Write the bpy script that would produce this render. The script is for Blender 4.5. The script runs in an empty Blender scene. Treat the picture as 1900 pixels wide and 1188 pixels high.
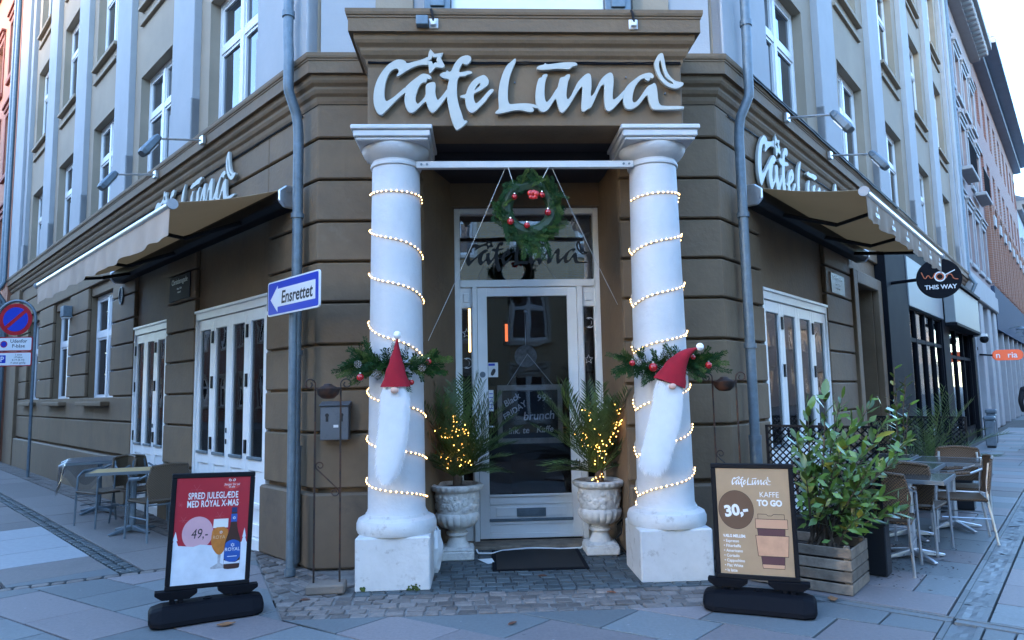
import bpy, bmesh, math, random
from math import sin, cos, pi, radians as rad, atan2, sqrt
from mathutils import Vector, Matrix
random.seed(7)
S = bpy.context.scene
COL = S.collection

# ------------------------------------------------------------------ camera
cam = bpy.data.objects.new('camera', bpy.data.cameras.new('camera'))
COL.objects.link(cam)
cam.data.sensor_width = 36.0
cam.data.lens = 1300 / 1900 * 36
cam.data.clip_start = 0.05
cam.data.clip_end = 600
cam.matrix_world = (Matrix.Translation((0, 0, 1.6)) @ Matrix.Rotation(rad(-2.7), 4, 'Z')
                    @ Matrix.Rotation(rad(95.9), 4, 'X') @ Matrix.Rotation(rad(-1.1), 4, 'Z'))
S.camera = cam

# ------------------------------------------------------------------ daylight
SUN_EL, SUN_AZ = rad(13), rad(240)          # azimuth measured clockwise from +Y
world = bpy.data.worlds.new('World'); S.world = world
world.use_nodes = True
wn = world.node_tree.nodes; wl_ = world.node_tree.links
for n in list(wn): wn.remove(n)
sky = wn.new('ShaderNodeTexSky'); sky.sky_type = 'NISHITA'; sky.sun_disc = False
sky.sun_elevation = SUN_EL; sky.sun_rotation = SUN_AZ
sky.air_density = 1.0; sky.dust_density = 0.7; sky.ozone_density = 3.4
bg = wn.new('ShaderNodeBackground'); bg.inputs['Strength'].default_value = 0.15
wo = wn.new('ShaderNodeOutputWorld')
wl_.new(sky.outputs[0], bg.inputs[0]); wl_.new(bg.outputs[0], wo.inputs[0])
sl = bpy.data.lights.new('sun', 'SUN'); sl.energy = 0.5; sl.angle = rad(10); sl.color = (1, .76, .52)
sun = bpy.data.objects.new('sun', sl); COL.objects.link(sun)
sd = Vector((sin(SUN_AZ) * cos(SUN_EL), cos(SUN_AZ) * cos(SUN_EL), sin(SUN_EL)))
sun.rotation_euler = (-sd).to_track_quat('-Z', 'Y').to_euler()
sun.location = (0, 0, 30)
vs = S.view_settings
vs.view_transform = 'Standard'; vs.look = 'None'; vs.gamma = 1; vs.use_curve_mapping = False
vs.exposure = 3.7
S.cycles.max_bounces = 7; S.cycles.diffuse_bounces = 3; S.cycles.glossy_bounces = 4
S.cycles.transparent_max_bounces = 16; S.cycles.caustics_reflective = False; S.cycles.caustics_refractive = False
S.cycles.sample_clamp_indirect = 4.0
S.cycles.use_denoising = True

# ------------------------------------------------------------------ helpers
ORG = {}
def link(o): COL.objects.link(o); return o
def org(p):
    return ORG.get(p.name, Vector((0, 0, 0))) if p else Vector((0, 0, 0))
def thing(name, label, cat, loc=(0, 0, 0), rotz=0, group=None, local=True, kind=None):
    o = bpy.data.objects.new(name, None); link(o)
    o.location = loc; o.rotation_euler = (0, 0, rotz); o.empty_display_size = .1
    if label: o['label'] = label
    if cat: o['category'] = cat
    if group: o['group'] = group
    if kind: o['kind'] = kind
    ORG[o.name] = Vector((0, 0, 0)) if local else Vector(loc)
    return o
def tag(o, label=None, cat=None, group=None, kind=None):
    if label: o['label'] = label
    if cat: o['category'] = cat
    if group: o['group'] = group
    if kind: o['kind'] = kind
    return o
def put(name, me, parent=None, mat=None, M=None):
    o = bpy.data.objects.new(name, me); link(o)
    if mat and not me.materials: me.materials.append(mat)
    if parent:
        o.parent = parent
        if M is not None:
            o.matrix_local = Matrix.Translation(-org(parent)) @ M
            ORG[o.name] = Vector((0, 0, 0))
        else: ORG[o.name] = org(parent)
    elif M is not None: o.matrix_local = M
    return o
def dup(o, parent=None):
    c = o.copy(); link(c)
    if parent: c.parent = parent
    ORG[c.name] = ORG.get(o.name, Vector((0, 0, 0)))
    for ch in list(o.children): dup(ch, c)
    return c

class Fr:
    """wall frame: s along the wall, n outward, z up; vr is the viewer's right"""
    def __init__(f, o, d, n, vr):
        f.o = Vector((o[0], o[1], 0)); f.d = Vector((d[0], d[1], 0)); f.n = Vector((n[0], n[1], 0)); f.vr = Vector((vr[0], vr[1], 0))
    def p(f, s, n, z): return f.o + f.d * s + f.n * n + Vector((0, 0, z))
    def m(f, s, n, z):          # local X = viewer's right, Y = into the wall, Z = up
        M = Matrix.Identity(4)
        for i, v in enumerate((f.vr, -f.n, Vector((0, 0, 1)))):
            for r in range(3): M[r][i] = v[r]
        M.translation = f.p(s, n, z); return M
    def t(f, s, n, z):          # local X = viewer's right, Y = up, Z = out of the wall (lettering)
        M = Matrix.Identity(4)
        for i, v in enumerate((f.vr, Vector((0, 0, 1)), f.n)):
            for r in range(3): M[r][i] = v[r]
        M.translation = f.p(s, n, z); return M
AL, AR = rad(41), rad(42)
FL = Fr((-1.57, 6.8), (-sin(AL), cos(AL)), (-cos(AL), -sin(AL)), (sin(AL), -cos(AL)))
FR = Fr((2.44, 6.8), (sin(AR), cos(AR)), (cos(AR), -sin(AR)), (sin(AR), cos(AR)))
FC = Fr((0, 0), (1, 0), (0, -1), (1, 0))   # chamfer: s = x, n = -y

class G:
    def __init__(g): g.bm = bmesh.new()
    def hexa(g, c):
        v = [g.bm.verts.new(p) for p in c]
        for f in ((0, 1, 2, 3), (4, 5, 6, 7), (0, 1, 5, 4), (1, 2, 6, 5), (2, 3, 7, 6), (3, 0, 4, 7)):
            g.bm.faces.new([v[i] for i in f])
        return g
    def box(g, x0, x1, y0, y1, z0, z1, M=None):
        c = [Vector(p) for p in ((x0, y0, z0), (x1, y0, z0), (x1, y1, z0), (x0, y1, z0), (x0, y0, z1), (x1, y0, z1), (x1, y1, z1), (x0, y1, z1))]
        if M is not None: c = [M @ p for p in c]
        return g.hexa(c)
    def fb(g, F, s0, s1, n0, n1, z0, z1):
        return g.hexa([F.p(s0, n0, z0), F.p(s1, n0, z0), F.p(s1, n1, z0), F.p(s0, n1, z0), F.p(s0, n0, z1), F.p(s1, n0, z1), F.p(s1, n1, z1), F.p(s0, n1, z1)])
    def prism(g, poly, z0, z1, M=None):
        a = [Vector((p[0], p[1], z0)) for p in poly]; b = [Vector((p[0], p[1], z1)) for p in poly]
        if M is not None: a = [M @ p for p in a]; b = [M @ p for p in b]
        va = [g.bm.verts.new(p) for p in a]; vb = [g.bm.verts.new(p) for p in b]
        g.bm.faces.new(va); g.bm.faces.new(vb)
        for i in range(len(va)):
            j = (i + 1) % len(va); g.bm.faces.new((va[i], va[j], vb[j], vb[i]))
        return g
    def face(g, pts):
        g.bm.faces.new([g.bm.verts.new(p) for p in pts]); return g
    def loft(g, rings, closed=False, cap=True, cyc=True):
        vv = [[g.bm.verts.new(p) for p in r] for r in rings]
        n = len(vv[0]); R = range(len(vv) if closed else len(vv) - 1)
        for i in R:
            a, b = vv[i], vv[(i + 1) % len(vv)]
            for j in range(n if cyc else n - 1):
                k = (j + 1) % n
                g.bm.faces.new((a[j], a[k], b[k], b[j]))
        if cap and not closed and cyc:
            g.bm.faces.new(vv[0]); g.bm.faces.new(vv[-1])
        return g
    def tube(g, pts, r, seg=8, closed=False):
        pts = [Vector(p) for p in pts]; N = len(pts)
        rr = r if isinstance(r, (list, tuple)) else [r] * N
        rings = []; prev = None
        for i in range(N):
            if closed: t = pts[(i + 1) % N] - pts[i - 1]
            else: t = pts[min(i + 1, N - 1)] - pts[max(i - 1, 0)]
            t.normalize()
            if prev is None:
                u = t.orthogonal().normalized()
            else:
                u = prev - t * prev.dot(t)
                u = u.normalized() if u.length > 1e-6 else t.orthogonal().normalized()
            prev = u; w = t.cross(u)
            rings.append([pts[i] + (u * cos(2 * pi * k / seg) + w * sin(2 * pi * k / seg)) * rr[i] for k in range(seg)])
        return g.loft(rings, closed)
    def lathe(g, prof, seg=24, c=(0, 0, 0), fn=None):
        c = Vector(c); rings = []
        for r, z in prof:
            ring = []
            for k in range(seg):
                a = 2 * pi * k / seg
                q = r if fn is None else fn(r, z, a)
                ring.append(c + Vector((q * cos(a), q * sin(a), z)))
            rings.append(ring)
        return g.loft(rings)
    def ball(g, c, r, seg=10, sc=(1, 1, 1)):
        M = Matrix.Translation(c) @ Matrix.Diagonal((sc[0], sc[1], sc[2], 1))
        bmesh.ops.create_uvsphere(g.bm, u_segments=seg, v_segments=max(4, seg // 2 + 1), radius=r, matrix=M); return g
    def build(g, name, mat, parent=None, smooth=False, bevel=0, recalc=True, local=None, bseg=1):
        bm = g.bm
        if recalc: bmesh.ops.recalc_face_normals(bm, faces=bm.faces)
        if bevel:
            es = [e for e in bm.edges if len(e.link_faces) == 2 and e.calc_face_angle(0) > .5]
            bmesh.ops.bevel(bm, geom=es, offset=bevel, segments=bseg, affect='EDGES', clamp_overlap=True)
        if smooth:
            for f in bm.faces: f.smooth = True
            for e in bm.edges:
                if len(e.link_faces) == 2 and e.calc_face_angle(0) > .65: e.smooth = False
        o_ = org(parent)
        if o_.length > 0: bmesh.ops.translate(bm, verts=bm.verts, vec=-o_)
        me = bpy.data.meshes.new(name); bm.to_mesh(me); bm.free()
        if isinstance(mat, (list, tuple)):
            for m in mat: me.materials.append(m)
        elif mat: me.materials.append(mat)
        o = bpy.data.objects.new(name, me); link(o)
        if parent: o.parent = parent; ORG[o.name] = o_
        return o

def chaikin(pts, n=1, closed=True):
    for _ in range(n):
        q = []
        N = len(pts)
        for i in range(N if closed else N - 1):
            a, b = pts[i], pts[(i + 1) % N]
            q.append((a[0] * .75 + b[0] * .25, a[1] * .75 + b[1] * .25)); q.append((a[0] * .25 + b[0] * .75, a[1] * .25 + b[1] * .75))
        if not closed: q = [pts[0]] + q + [pts[-1]]
        pts = q
    return pts
def curve_mesh(name, loops, extrude=.01, bevel=0):
    cu = bpy.data.curves.new(name, 'CURVE'); cu.dimensions = '2D'; cu.fill_mode = 'BOTH'
    cu.extrude = extrude; cu.bevel_depth = bevel; cu.bevel_resolution = 1
    for lp in loops:
        sp = cu.splines.new('POLY'); sp.points.add(len(lp) - 1); sp.use_cyclic_u = True
        for i, p in enumerate(lp): sp.points[i].co = (p[0], p[1], 0, 1)
    return _to_mesh(cu, name)
def _to_mesh(cu, name):
    ob = bpy.data.objects.new(name, cu); COL.objects.link(ob)
    dg = bpy.context.evaluated_depsgraph_get()
    me = bpy.data.meshes.new_from_object(ob.evaluated_get(dg)); me.name = name
    bpy.data.objects.remove(ob); bpy.data.curves.remove(cu)
    me.materials.clear()
    return me
def text_mesh(body, size, ext=.0006, align='CENTER', bold=0, shear=0, sx=1, rot=0, space=1):
    cu = bpy.data.curves.new('lettering', 'FONT'); cu.body = body; cu.size = size; cu.extrude = ext
    cu.align_x = align; cu.offset = bold; cu.shear = shear; cu.space_character = space; cu.resolution_u = 3
    me = _to_mesh(cu, 'lettering')
    me.transform(Matrix.Rotation(rot, 4, 'Z') @ Matrix.Diagonal((sx, 1, 1, 1)))
    return me
def disc(r, n=40, cx=0, cy=0, ry=None):
    return [(cx + r * cos(2 * pi * i / n), cy + (ry or r) * sin(2 * pi * i / n)) for i in range(n)]
def rect(x0, x1, y0, y1): return [(x0, y0), (x1, y0), (x1, y1), (x0, y1)]
def star(R, r, n=5, cx=0, cy=0, a0=pi / 2):
    return [(cx + (R if i % 2 == 0 else r) * cos(a0 + pi * i / n), cy + (R if i % 2 == 0 else r) * sin(a0 + pi * i / n)) for i in range(2 * n)]

# ------------------------------------------------------------------ materials
def pmat(name, col, rough=.6, metal=0., var=.12, vs_=3., bump=0., bs=60., spec=.5, rnd=0., stain=0., stcol=(.05, .045, .04), sscale=1.2, streak=False, sub=0, em=None, es=0, coat=0, obj=False, thr=(.55, .75), spots=0, scuff=None):
    m = bpy.data.materials.new(name); m.use_nodes = True
    nt = m.node_tree; N = nt.nodes; L = nt.links
    b = N['Principled BSDF']
    b.inputs['Roughness'].default_value = rough; b.inputs['Metallic'].default_value = metal
    b.inputs['Specular IOR Level'].default_value = spec
    b.inputs['Coat Weight'].default_value = coat
    if sub: b.inputs['Subsurface Weight'].default_value = sub
    if em: b.inputs['Emission Color'].default_value = (*em, 1); b.inputs['Emission Strength'].default_value = es
    if obj:
        tc = N.new('ShaderNodeTexCoord'); pos = tc.outputs['Object']
    else:
        ge = N.new('ShaderNodeNewGeometry'); pos = ge.outputs['Position']
    cur = None
    def rgb(c):
        r = N.new('ShaderNodeRGB'); r.outputs[0].default_value = (*c, 1); return r.outputs[0]
    cur = rgb(col)
    if var:
        n1 = N.new('ShaderNodeTexNoise'); n1.inputs['Scale'].default_value = vs_; n1.inputs['Detail'].default_value = 6; n1.inputs['Roughness'].default_value = .62
        L.new(pos, n1.inputs['Vector'])
        mr = N.new('ShaderNodeMapRange'); mr.inputs[1].default_value = .3; mr.inputs[2].default_value = .7
        mr.inputs[3].default_value = 1 - var; mr.inputs[4].default_value = 1 + var
        L.new(n1.outputs['Fac'], mr.inputs[0])
        fac = mr.outputs[0]
        if rnd:
            oi = N.new('ShaderNodeObjectInfo'); mr2 = N.new('ShaderNodeMapRange'); mr2.inputs[3].default_value = 1 - rnd; mr2.inputs[4].default_value = 1 + rnd
            L.new(oi.outputs['Random'], mr2.inputs[0])
            mu = N.new('ShaderNodeMath'); mu.operation = 'MULTIPLY'; L.new(fac, mu.inputs[0]); L.new(mr2.outputs[0], mu.inputs[1]); fac = mu.outputs[0]
        vm = N.new('ShaderNodeVectorMath'); vm.operation = 'SCALE'; L.new(cur, vm.inputs[0]); L.new(fac, vm.inputs['Scale']); cur = vm.outputs[0]
        rr = N.new('ShaderNodeMapRange'); rr.inputs[3].default_value = max(.02, rough - .08); rr.inputs[4].default_value = min(1, rough + .08)
        L.new(n1.outputs['Fac'], rr.inputs[0]); L.new(rr.outputs[0], b.inputs['Roughness'])
    if stain:
        n2 = N.new('ShaderNodeTexNoise'); n2.inputs['Scale'].default_value = sscale; n2.inputs['Detail'].default_value = 8; n2.inputs['Roughness'].default_value = .7
        src = pos
        if streak:
            mp = N.new('ShaderNodeMapping'); mp.inputs['Scale'].default_value = (4, 4, .35); L.new(pos, mp.inputs[0]); src = mp.outputs[0]
        L.new(src, n2.inputs['Vector'])
        cr = N.new('ShaderNodeMapRange'); cr.inputs[1].default_value = thr[0]; cr.inputs[2].default_value = thr[1]; cr.inputs[3].default_value = 0; cr.inputs[4].default_value = stain
        L.new(n2.outputs['Fac'], cr.inputs[0])
        mx = N.new('ShaderNodeMix'); mx.data_type = 'RGBA'; L.new(cr.outputs[0], mx.inputs[0]); L.new(cur, mx.inputs[6]); mx.inputs[7].default_value = (*stcol, 1); cur = mx.outputs[2]
    if scuff:
        for sc, lo, hi, f in ((2.3, .60, .70, .45), (9, .64, .70, .35)):
            n4 = N.new('ShaderNodeTexNoise'); n4.inputs['Scale'].default_value = sc; n4.inputs['Detail'].default_value = 9; n4.inputs['Roughness'].default_value = .72
            L.new(pos, n4.inputs['Vector'])
            m4 = N.new('ShaderNodeMapRange'); m4.inputs[1].default_value = lo; m4.inputs[2].default_value = hi; m4.inputs[3].default_value = 0; m4.inputs[4].default_value = f
            L.new(n4.outputs['Fac'], m4.inputs[0])
            mq = N.new('ShaderNodeMix'); mq.data_type = 'RGBA'; L.new(m4.outputs[0], mq.inputs[0]); L.new(cur, mq.inputs[6]); mq.inputs[7].default_value = (*scuff, 1); cur = mq.outputs[2]
    if spots:
        for sc, col2, lim in ((5.5, (.34, .34, .34), .055), (3.2, (.05, .05, .05), .05), (14, (.05, .05, .05), .06)):
            vo = N.new('ShaderNodeTexVoronoi'); vo.inputs['Scale'].default_value = sc; L.new(pos, vo.inputs['Vector'])
            ms = N.new('ShaderNodeMapRange'); ms.inputs[1].default_value = lim; ms.inputs[2].default_value = lim * .6; ms.inputs[3].default_value = 0; ms.inputs[4].default_value = .55
            L.new(vo.outputs['Distance'], ms.inputs[0])
            mz = N.new('ShaderNodeMix'); mz.data_type = 'RGBA'; L.new(ms.outputs[0], mz.inputs[0]); L.new(cur, mz.inputs[6]); mz.inputs[7].default_value = (*col2, 1); cur = mz.outputs[2]
    L.new(cur, b.inputs['Base Color'])
    if bump:
        n3 = N.new('ShaderNodeTexNoise'); n3.inputs['Scale'].default_value = bs; n3.inputs['Detail'].default_value = 5
        L.new(pos, n3.inputs['Vector'])
        bp = N.new('ShaderNodeBump'); bp.inputs['Strength'].default_value = bump; bp.inputs['Distance'].default_value = .01
        L.new(n3.outputs['Fac'], bp.inputs['Height']); L.new(bp.outputs[0], b.inputs['Normal'])
    return m
def glassmat(name, tint=(.72, .76, .78), boost=1.55, rough=0.0):
    m = bpy.data.materials.new(name); m.use_nodes = True
    nt = m.node_tree; N = nt.nodes; L = nt.links; N.remove(N['Principled BSDF'])
    tr = N.new('ShaderNodeBsdfTransparent'); tr.inputs[0].default_value = (*tint, 1)
    gl = N.new('ShaderNodeBsdfGlossy'); gl.inputs['Roughness'].default_value = rough
    fr = N.new('ShaderNodeFresnel'); fr.inputs[0].default_value = boost
    mx = N.new('ShaderNodeMixShader'); L.new(fr.outputs[0], mx.inputs[0]); L.new(tr.outputs[0], mx.inputs[1]); L.new(gl.outputs[0], mx.inputs[2])
    # faint unevenness of old panes
    n = N.new('ShaderNodeTexNoise'); n.inputs['Scale'].default_value = 1.3
    ge = N.new('ShaderNodeNewGeometry'); L.new(ge.outputs['Position'], n.inputs['Vector'])
    bp = N.new('ShaderNodeBump'); bp.inputs['Strength'].default_value = .06; bp.inputs['Distance'].default_value = .05
    L.new(n.outputs['Fac'], bp.inputs['Height']); L.new(bp.outputs[0], gl.inputs['Normal'])
    L.new(mx.outputs[0], N['Material Output'].inputs[0])
    return m
def wavemat(name, c1, c2, scale=60, rough=.5, direction='X', bump=.5, dist=0., mort=None):
    m = pmat(name, c1, rough, var=0)
    nt = m.node_tree; N = nt.nodes; L = nt.links; b = N['Principled BSDF']
    tc = N.new('ShaderNodeTexCoord'); w = N.new('ShaderNodeTexWave'); w.bands_direction = direction
    w.inputs['Scale'].default_value = scale; w.inputs['Distortion'].default_value = dist; w.inputs['Detail'].default_value = 2
    L.new(tc.outputs['Object'], w.inputs['Vector'])
    mx = N.new('ShaderNodeMix'); mx.data_type = 'RGBA'; L.new(w.outputs['Fac'], mx.inputs[0]); mx.inputs[6].default_value = (*c1, 1); mx.inputs[7].default_value = (*c2, 1)
    L.new(mx.outputs[2], b.inputs['Base Color'])
    bp = N.new('ShaderNodeBump'); bp.inputs['Strength'].default_value = bump; bp.inputs['Distance'].default_value = .01
    L.new(w.outputs['Fac'], bp.inputs['Height']); L.new(bp.outputs[0], b.inputs['Normal'])
    return m
def brickmat(name, c1, c2, mortar, scale=1., rough=.8):
    m = pmat(name, c1, rough, var=0)
    nt = m.node_tree; N = nt.nodes; L = nt.links; b = N['Principled BSDF']
    tc = N.new('ShaderNodeTexCoord'); br = N.new('ShaderNodeTexBrick')
    mp = N.new('ShaderNodeMapping'); mp.inputs['Rotation'].default_value = (rad(90), 0, 0)
    L.new(tc.outputs['Object'], mp.inputs[0])
    sx = N.new('ShaderNodeSeparateXYZ'); L.new(tc.outputs['Object'], sx.inputs[0])
    ad = N.new('ShaderNodeMath'); ad.operation = 'ADD'; L.new(sx.outputs[0], ad.inputs[0]); L.new(sx.outputs[1], ad.inputs[1])
    cb = N.new('ShaderNodeCombineXYZ'); L.new(ad.outputs[0], cb.inputs[0]); L.new(sx.outputs[2], cb.inputs[1])
    L.new(cb.outputs[0], br.inputs['Vector'])
    br.inputs['Scale'].default_value = scale; br.inputs['Color1'].default_value = (*c1, 1); br.inputs['Color2'].default_value = (*c2, 1); br.inputs['Mortar'].default_value = (*mortar, 1)
    br.inputs['Brick Width'].default_value = .23; br.inputs['Row Height'].default_value = .075; br.inputs['Mortar Size'].default_value = .012
    L.new(br.outputs['Color'], b.inputs['Base Color'])
    return m

MT = {}
MT['brown'] = pmat('brown_stucco', (.166, .108, .061), .74, scuff=(.215, .155, .10), var=.16, vs_=2.2, bump=.5, bs=22, stain=.55, stcol=(.10, .068, .042), sscale=.9, streak=True)
MT['plinthbrown'] = pmat('brown_plinth', (.15, .104, .066), .7, scuff=(.22, .18, .14), var=.12, vs_=2.5, bump=.22, bs=45, stain=.7, stcol=(.075, .058, .045), sscale=2.2)
MT['porchdark'] = pmat('porch_ceiling_shade', (.03, .026, .03), .8, var=.1)  # near-black: the deep shade under the porch is put into the ceiling colour
MT['beige'] = pmat('beige_render', (.325, .26, .19), .85, var=.1, vs_=1.1, bump=.3, bs=50, stain=.3, stcol=(.26, .2, .14), sscale=.8, streak=True)
MT['pilaster'] = pmat('pale_grey_render', (.36, .365, .375), .8, var=.08, vs_=1.5, bump=.22, bs=40, stain=.35, stcol=(.32, .32, .34), sscale=.9, streak=True)
MT['whitepaint'] = pmat('white_wall_paint', (.545, .55, .56), .55, var=.04, vs_=4, bump=.55, bs=18, stain=.4, stcol=(.42, .42, .42), sscale=3.0, thr=(.55, .75))
MT['plinthwhite'] = pmat('worn_white_paint', (.57, .57, .565), .6, var=.08, vs_=5, bump=.6, bs=20, stain=.75, stcol=(.27, .25, .23), sscale=7, thr=(.57, .68))
MT['joinery'] = pmat('white_joinery', (.86, .85, .83), .38, var=.04, vs_=4, stain=.25, stcol=(.45, .42, .38), sscale=3, thr=(.6, .8))
MT['upframe'] = pmat('white_window_paint', (.75, .75, .75), .4, var=.03)
def mirrorglass(name, col, ior):
    m = bpy.data.materials.new(name); m.use_nodes = True; nt = m.node_tree; N = nt.nodes; L = nt.links; N.remove(N['Principled BSDF'])
    d = N.new('ShaderNodeBsdfDiffuse'); d.inputs[0].default_value = (*col, 1); gl = N.new('ShaderNodeBsdfGlossy'); gl.inputs['Roughness'].default_value = .015
    fr = N.new('ShaderNodeFresnel'); fr.inputs[0].default_value = ior; mx = N.new('ShaderNodeMixShader')
    n = N.new('ShaderNodeTexNoise'); n.inputs['Scale'].default_value = 1.1; ge = N.new('ShaderNodeNewGeometry'); L.new(ge.outputs['Position'], n.inputs['Vector'])
    bp = N.new('ShaderNodeBump'); bp.inputs['Strength'].default_value = .08; bp.inputs['Distance'].default_value = .05; L.new(n.outputs['Fac'], bp.inputs['Height']); L.new(bp.outputs[0], gl.inputs['Normal'])
    L.new(fr.outputs[0], mx.inputs[0]); L.new(d.outputs[0], mx.inputs[1]); L.new(gl.outputs[0], mx.inputs[2]); L.new(mx.outputs[0], N['Material Output'].inputs[0]); return m
MT['darkglass'] = mirrorglass('dark_window_glass', (.03, .036, .045), 2.6)
MT['glass'] = glassmat('window_glass')
MT['doorglass'] = glassmat('door_glass', (.80, .82, .86), 1.55)
MT['transomglass'] = glassmat('transom_glass', (.6, .62, .66), 3.3)
MT['galv'] = pmat('galvanised_steel', (.14, .18, .21), .5, metal=.35, var=.18, vs_=14, stain=.4, stcol=(.2, .22, .24), sscale=6)
MT['alu'] = pmat('brushed_aluminium', (.62, .63, .65), .3, metal=.9, var=.08, vs_=20)
MT['black'] = pmat('black_powder_coat', (.006, .0065, .009), .55, spec=.18, var=.1)
MT['iron'] = pmat('rusty_iron', (.028, .02, .018), .6, metal=.3, var=.3, vs_=20, stain=.9, stcol=(.10, .035, .015), sscale=5, thr=(.45, .62))
MT['rubber'] = pmat('black_plastic', (.004, .0045, .007), .7, spec=.12, var=.15, bump=.1, bs=120, obj=True)
MT['sign'] = pmat('cream_sign_board', (.46, .455, .41), .45, var=.05, vs_=8)
MT['signedge'] = MT['sign']
MT['interior'] = pmat('dark_interior', (.03, .028, .027), .8, var=.2)
MT['red'] = pmat('red_felt', (.32, .005, .018), .9, var=.12, vs_=20, bump=.4, bs=300)
MT['bauble'] = pmat('red_bauble', (.42, .008, .012), .12, var=0, coat=.6)
MT['fur'] = pmat('white_fur', (.93, .92, .92), .95, var=.03, vs_=15)
MT['nose'] = pmat('pink_felt', (.62, .38, .30), .8, var=.05)
MT['green1'] = pmat('conifer_green', (.014, .035, .012), .6, var=.4, vs_=20)
MT['green2'] = pmat('palm_green', (.062, .105, .026), .45, var=.35, vs_=9)
MT['laurel'] = pmat('laurel_leaf', (.085, .15, .026), .32, var=.3, vs_=6, rnd=.45)
MT['laurely'] = pmat('yellowed_laurel_leaf', (.30, .27, .04), .35, var=.3, vs_=6, rnd=.3)
MT['wood'] = pmat('weathered_wood', (.20, .155, .115), .8, var=.35, vs_=9, bump=.6, bs=30, stain=.85, stcol=(.07, .055, .045), sscale=3, rnd=.25)
MT['bark'] = pmat('bark', (.09, .065, .045), .85, var=.3, vs_=20, bump=.5)
MT['soil'] = pmat('soil', (.035, .025, .02), .95, var=.3, vs_=30, bump=.8, bs=60)
MT['concrete'] = pmat('cast_stone', (.62, .59, .55), .8, var=.12, vs_=9, bump=.4, bs=60, stain=.55, stcol=(.22, .19, .17), sscale=7, thr=(.5, .66), obj=True)
MT['ropelight'] = pmat('clear_rope_light', (.5, .45, .38), .3, var=0)
MT['bulb'] = pmat('warm_led', (1, .8, .5), .4, var=0, em=(1, .58, .20), es=.75)
MT['bulb2'] = pmat('amber_led', (1, .7, .3), .4, var=0, em=(1, .48, .09), es=1.3)
MT['blue'] = pmat('blue_sign_face', (.012, .045, .42), .35, var=.04)
MT['white'] = pmat('white_sign_face', (.74, .74, .74), .4, var=.03)
MT['signred'] = pmat('red_sign_face', (.42, .01, .02), .4, var=.04)
MT['ink'] = pmat('black_ink', (.012, .012, .014), .5, var=0)
MT['chalk'] = pmat('chalk', (.9, .88, .85), .9, var=.25, vs_=90)
MT['slate'] = pmat('blackboard', (.012, .014, .018), .6, var=.3, vs_=6)
MT['awning'] = pmat('tan_awning_fabric', (.30, .21, .135), .85, var=.1, vs_=2, bump=.15, bs=200, stain=.3, stcol=(.2, .13, .08))
def translucent(m, c, f):
    nt = m.node_tree; N = nt.nodes; L = nt.links; b = N['Principled BSDF']; t = N.new('ShaderNodeBsdfTranslucent'); t.inputs[0].default_value = (*c, 1)
    mx = N.new('ShaderNodeMixShader'); mx.inputs[0].default_value = f; L.new(b.outputs[0], mx.inputs[1]); L.new(t.outputs[0], mx.inputs[2]); L.new(mx.outputs[0], N['Material Output'].inputs[0])
translucent(MT['awning'], (.58, .42, .27), .5)
MT['valance'] = pmat('pale_awning_valance', (.50, .36, .265), .85, var=.08, vs_=3, bump=.15, bs=200)
MT['slab1'] = pmat('grey_granite', (.142, .155, .158), .62, var=.16, vs_=40, bump=.15, bs=200, rnd=.24, stain=.6, stcol=(.09, .10, .115), sscale=1.2, spots=1)
MT['slab2'] = pmat('pink_granite', (.180, .158, .156), .62, var=.16, vs_=40, bump=.15, bs=200, rnd=.24, stain=.6, stcol=(.12, .105, .11), sscale=1.2, spots=1)
MT['slab3'] = pmat('brown_granite', (.15, .133, .125), .65, var=.16, vs_=30, bump=.2, bs=150, rnd=.14, stain=.5, stcol=(.095, .085, .08), sscale=1.1, spots=1)
MT['slab4'] = pmat('pale_concrete_slab', (.30, .31, .32), .7, var=.1, vs_=20, bump=.1)
MT['joint'] = pmat('sand_joint', (.055, .052, .05), .95, var=.35, vs_=12, bump=.7, bs=80, stain=.6, stcol=(.05, .07, .03), sscale=3)
MT['jointpale'] = pmat('pale_mortar_joint', (.20, .185, .17), .95, var=.35, vs_=6, bump=.7, bs=80, stain=.8, stcol=(.08, .075, .065), sscale=1.6)
MT['sett1'] = pmat('dark_granite_sett', (.06, .074, .078), .55, var=.22, vs_=25, bump=.4, bs=60, rnd=.35)
MT['sett2'] = pmat('brown_granite_sett', (.155, .13, .115), .65, var=.25, vs_=20, bump=.5, bs=50, rnd=.4)
MT['rubbermat'] = wavemat('ribbed_doormat', (.006, .0055, .006), (.012, .011, .011), 60, .9, 'X', .6)
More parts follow.
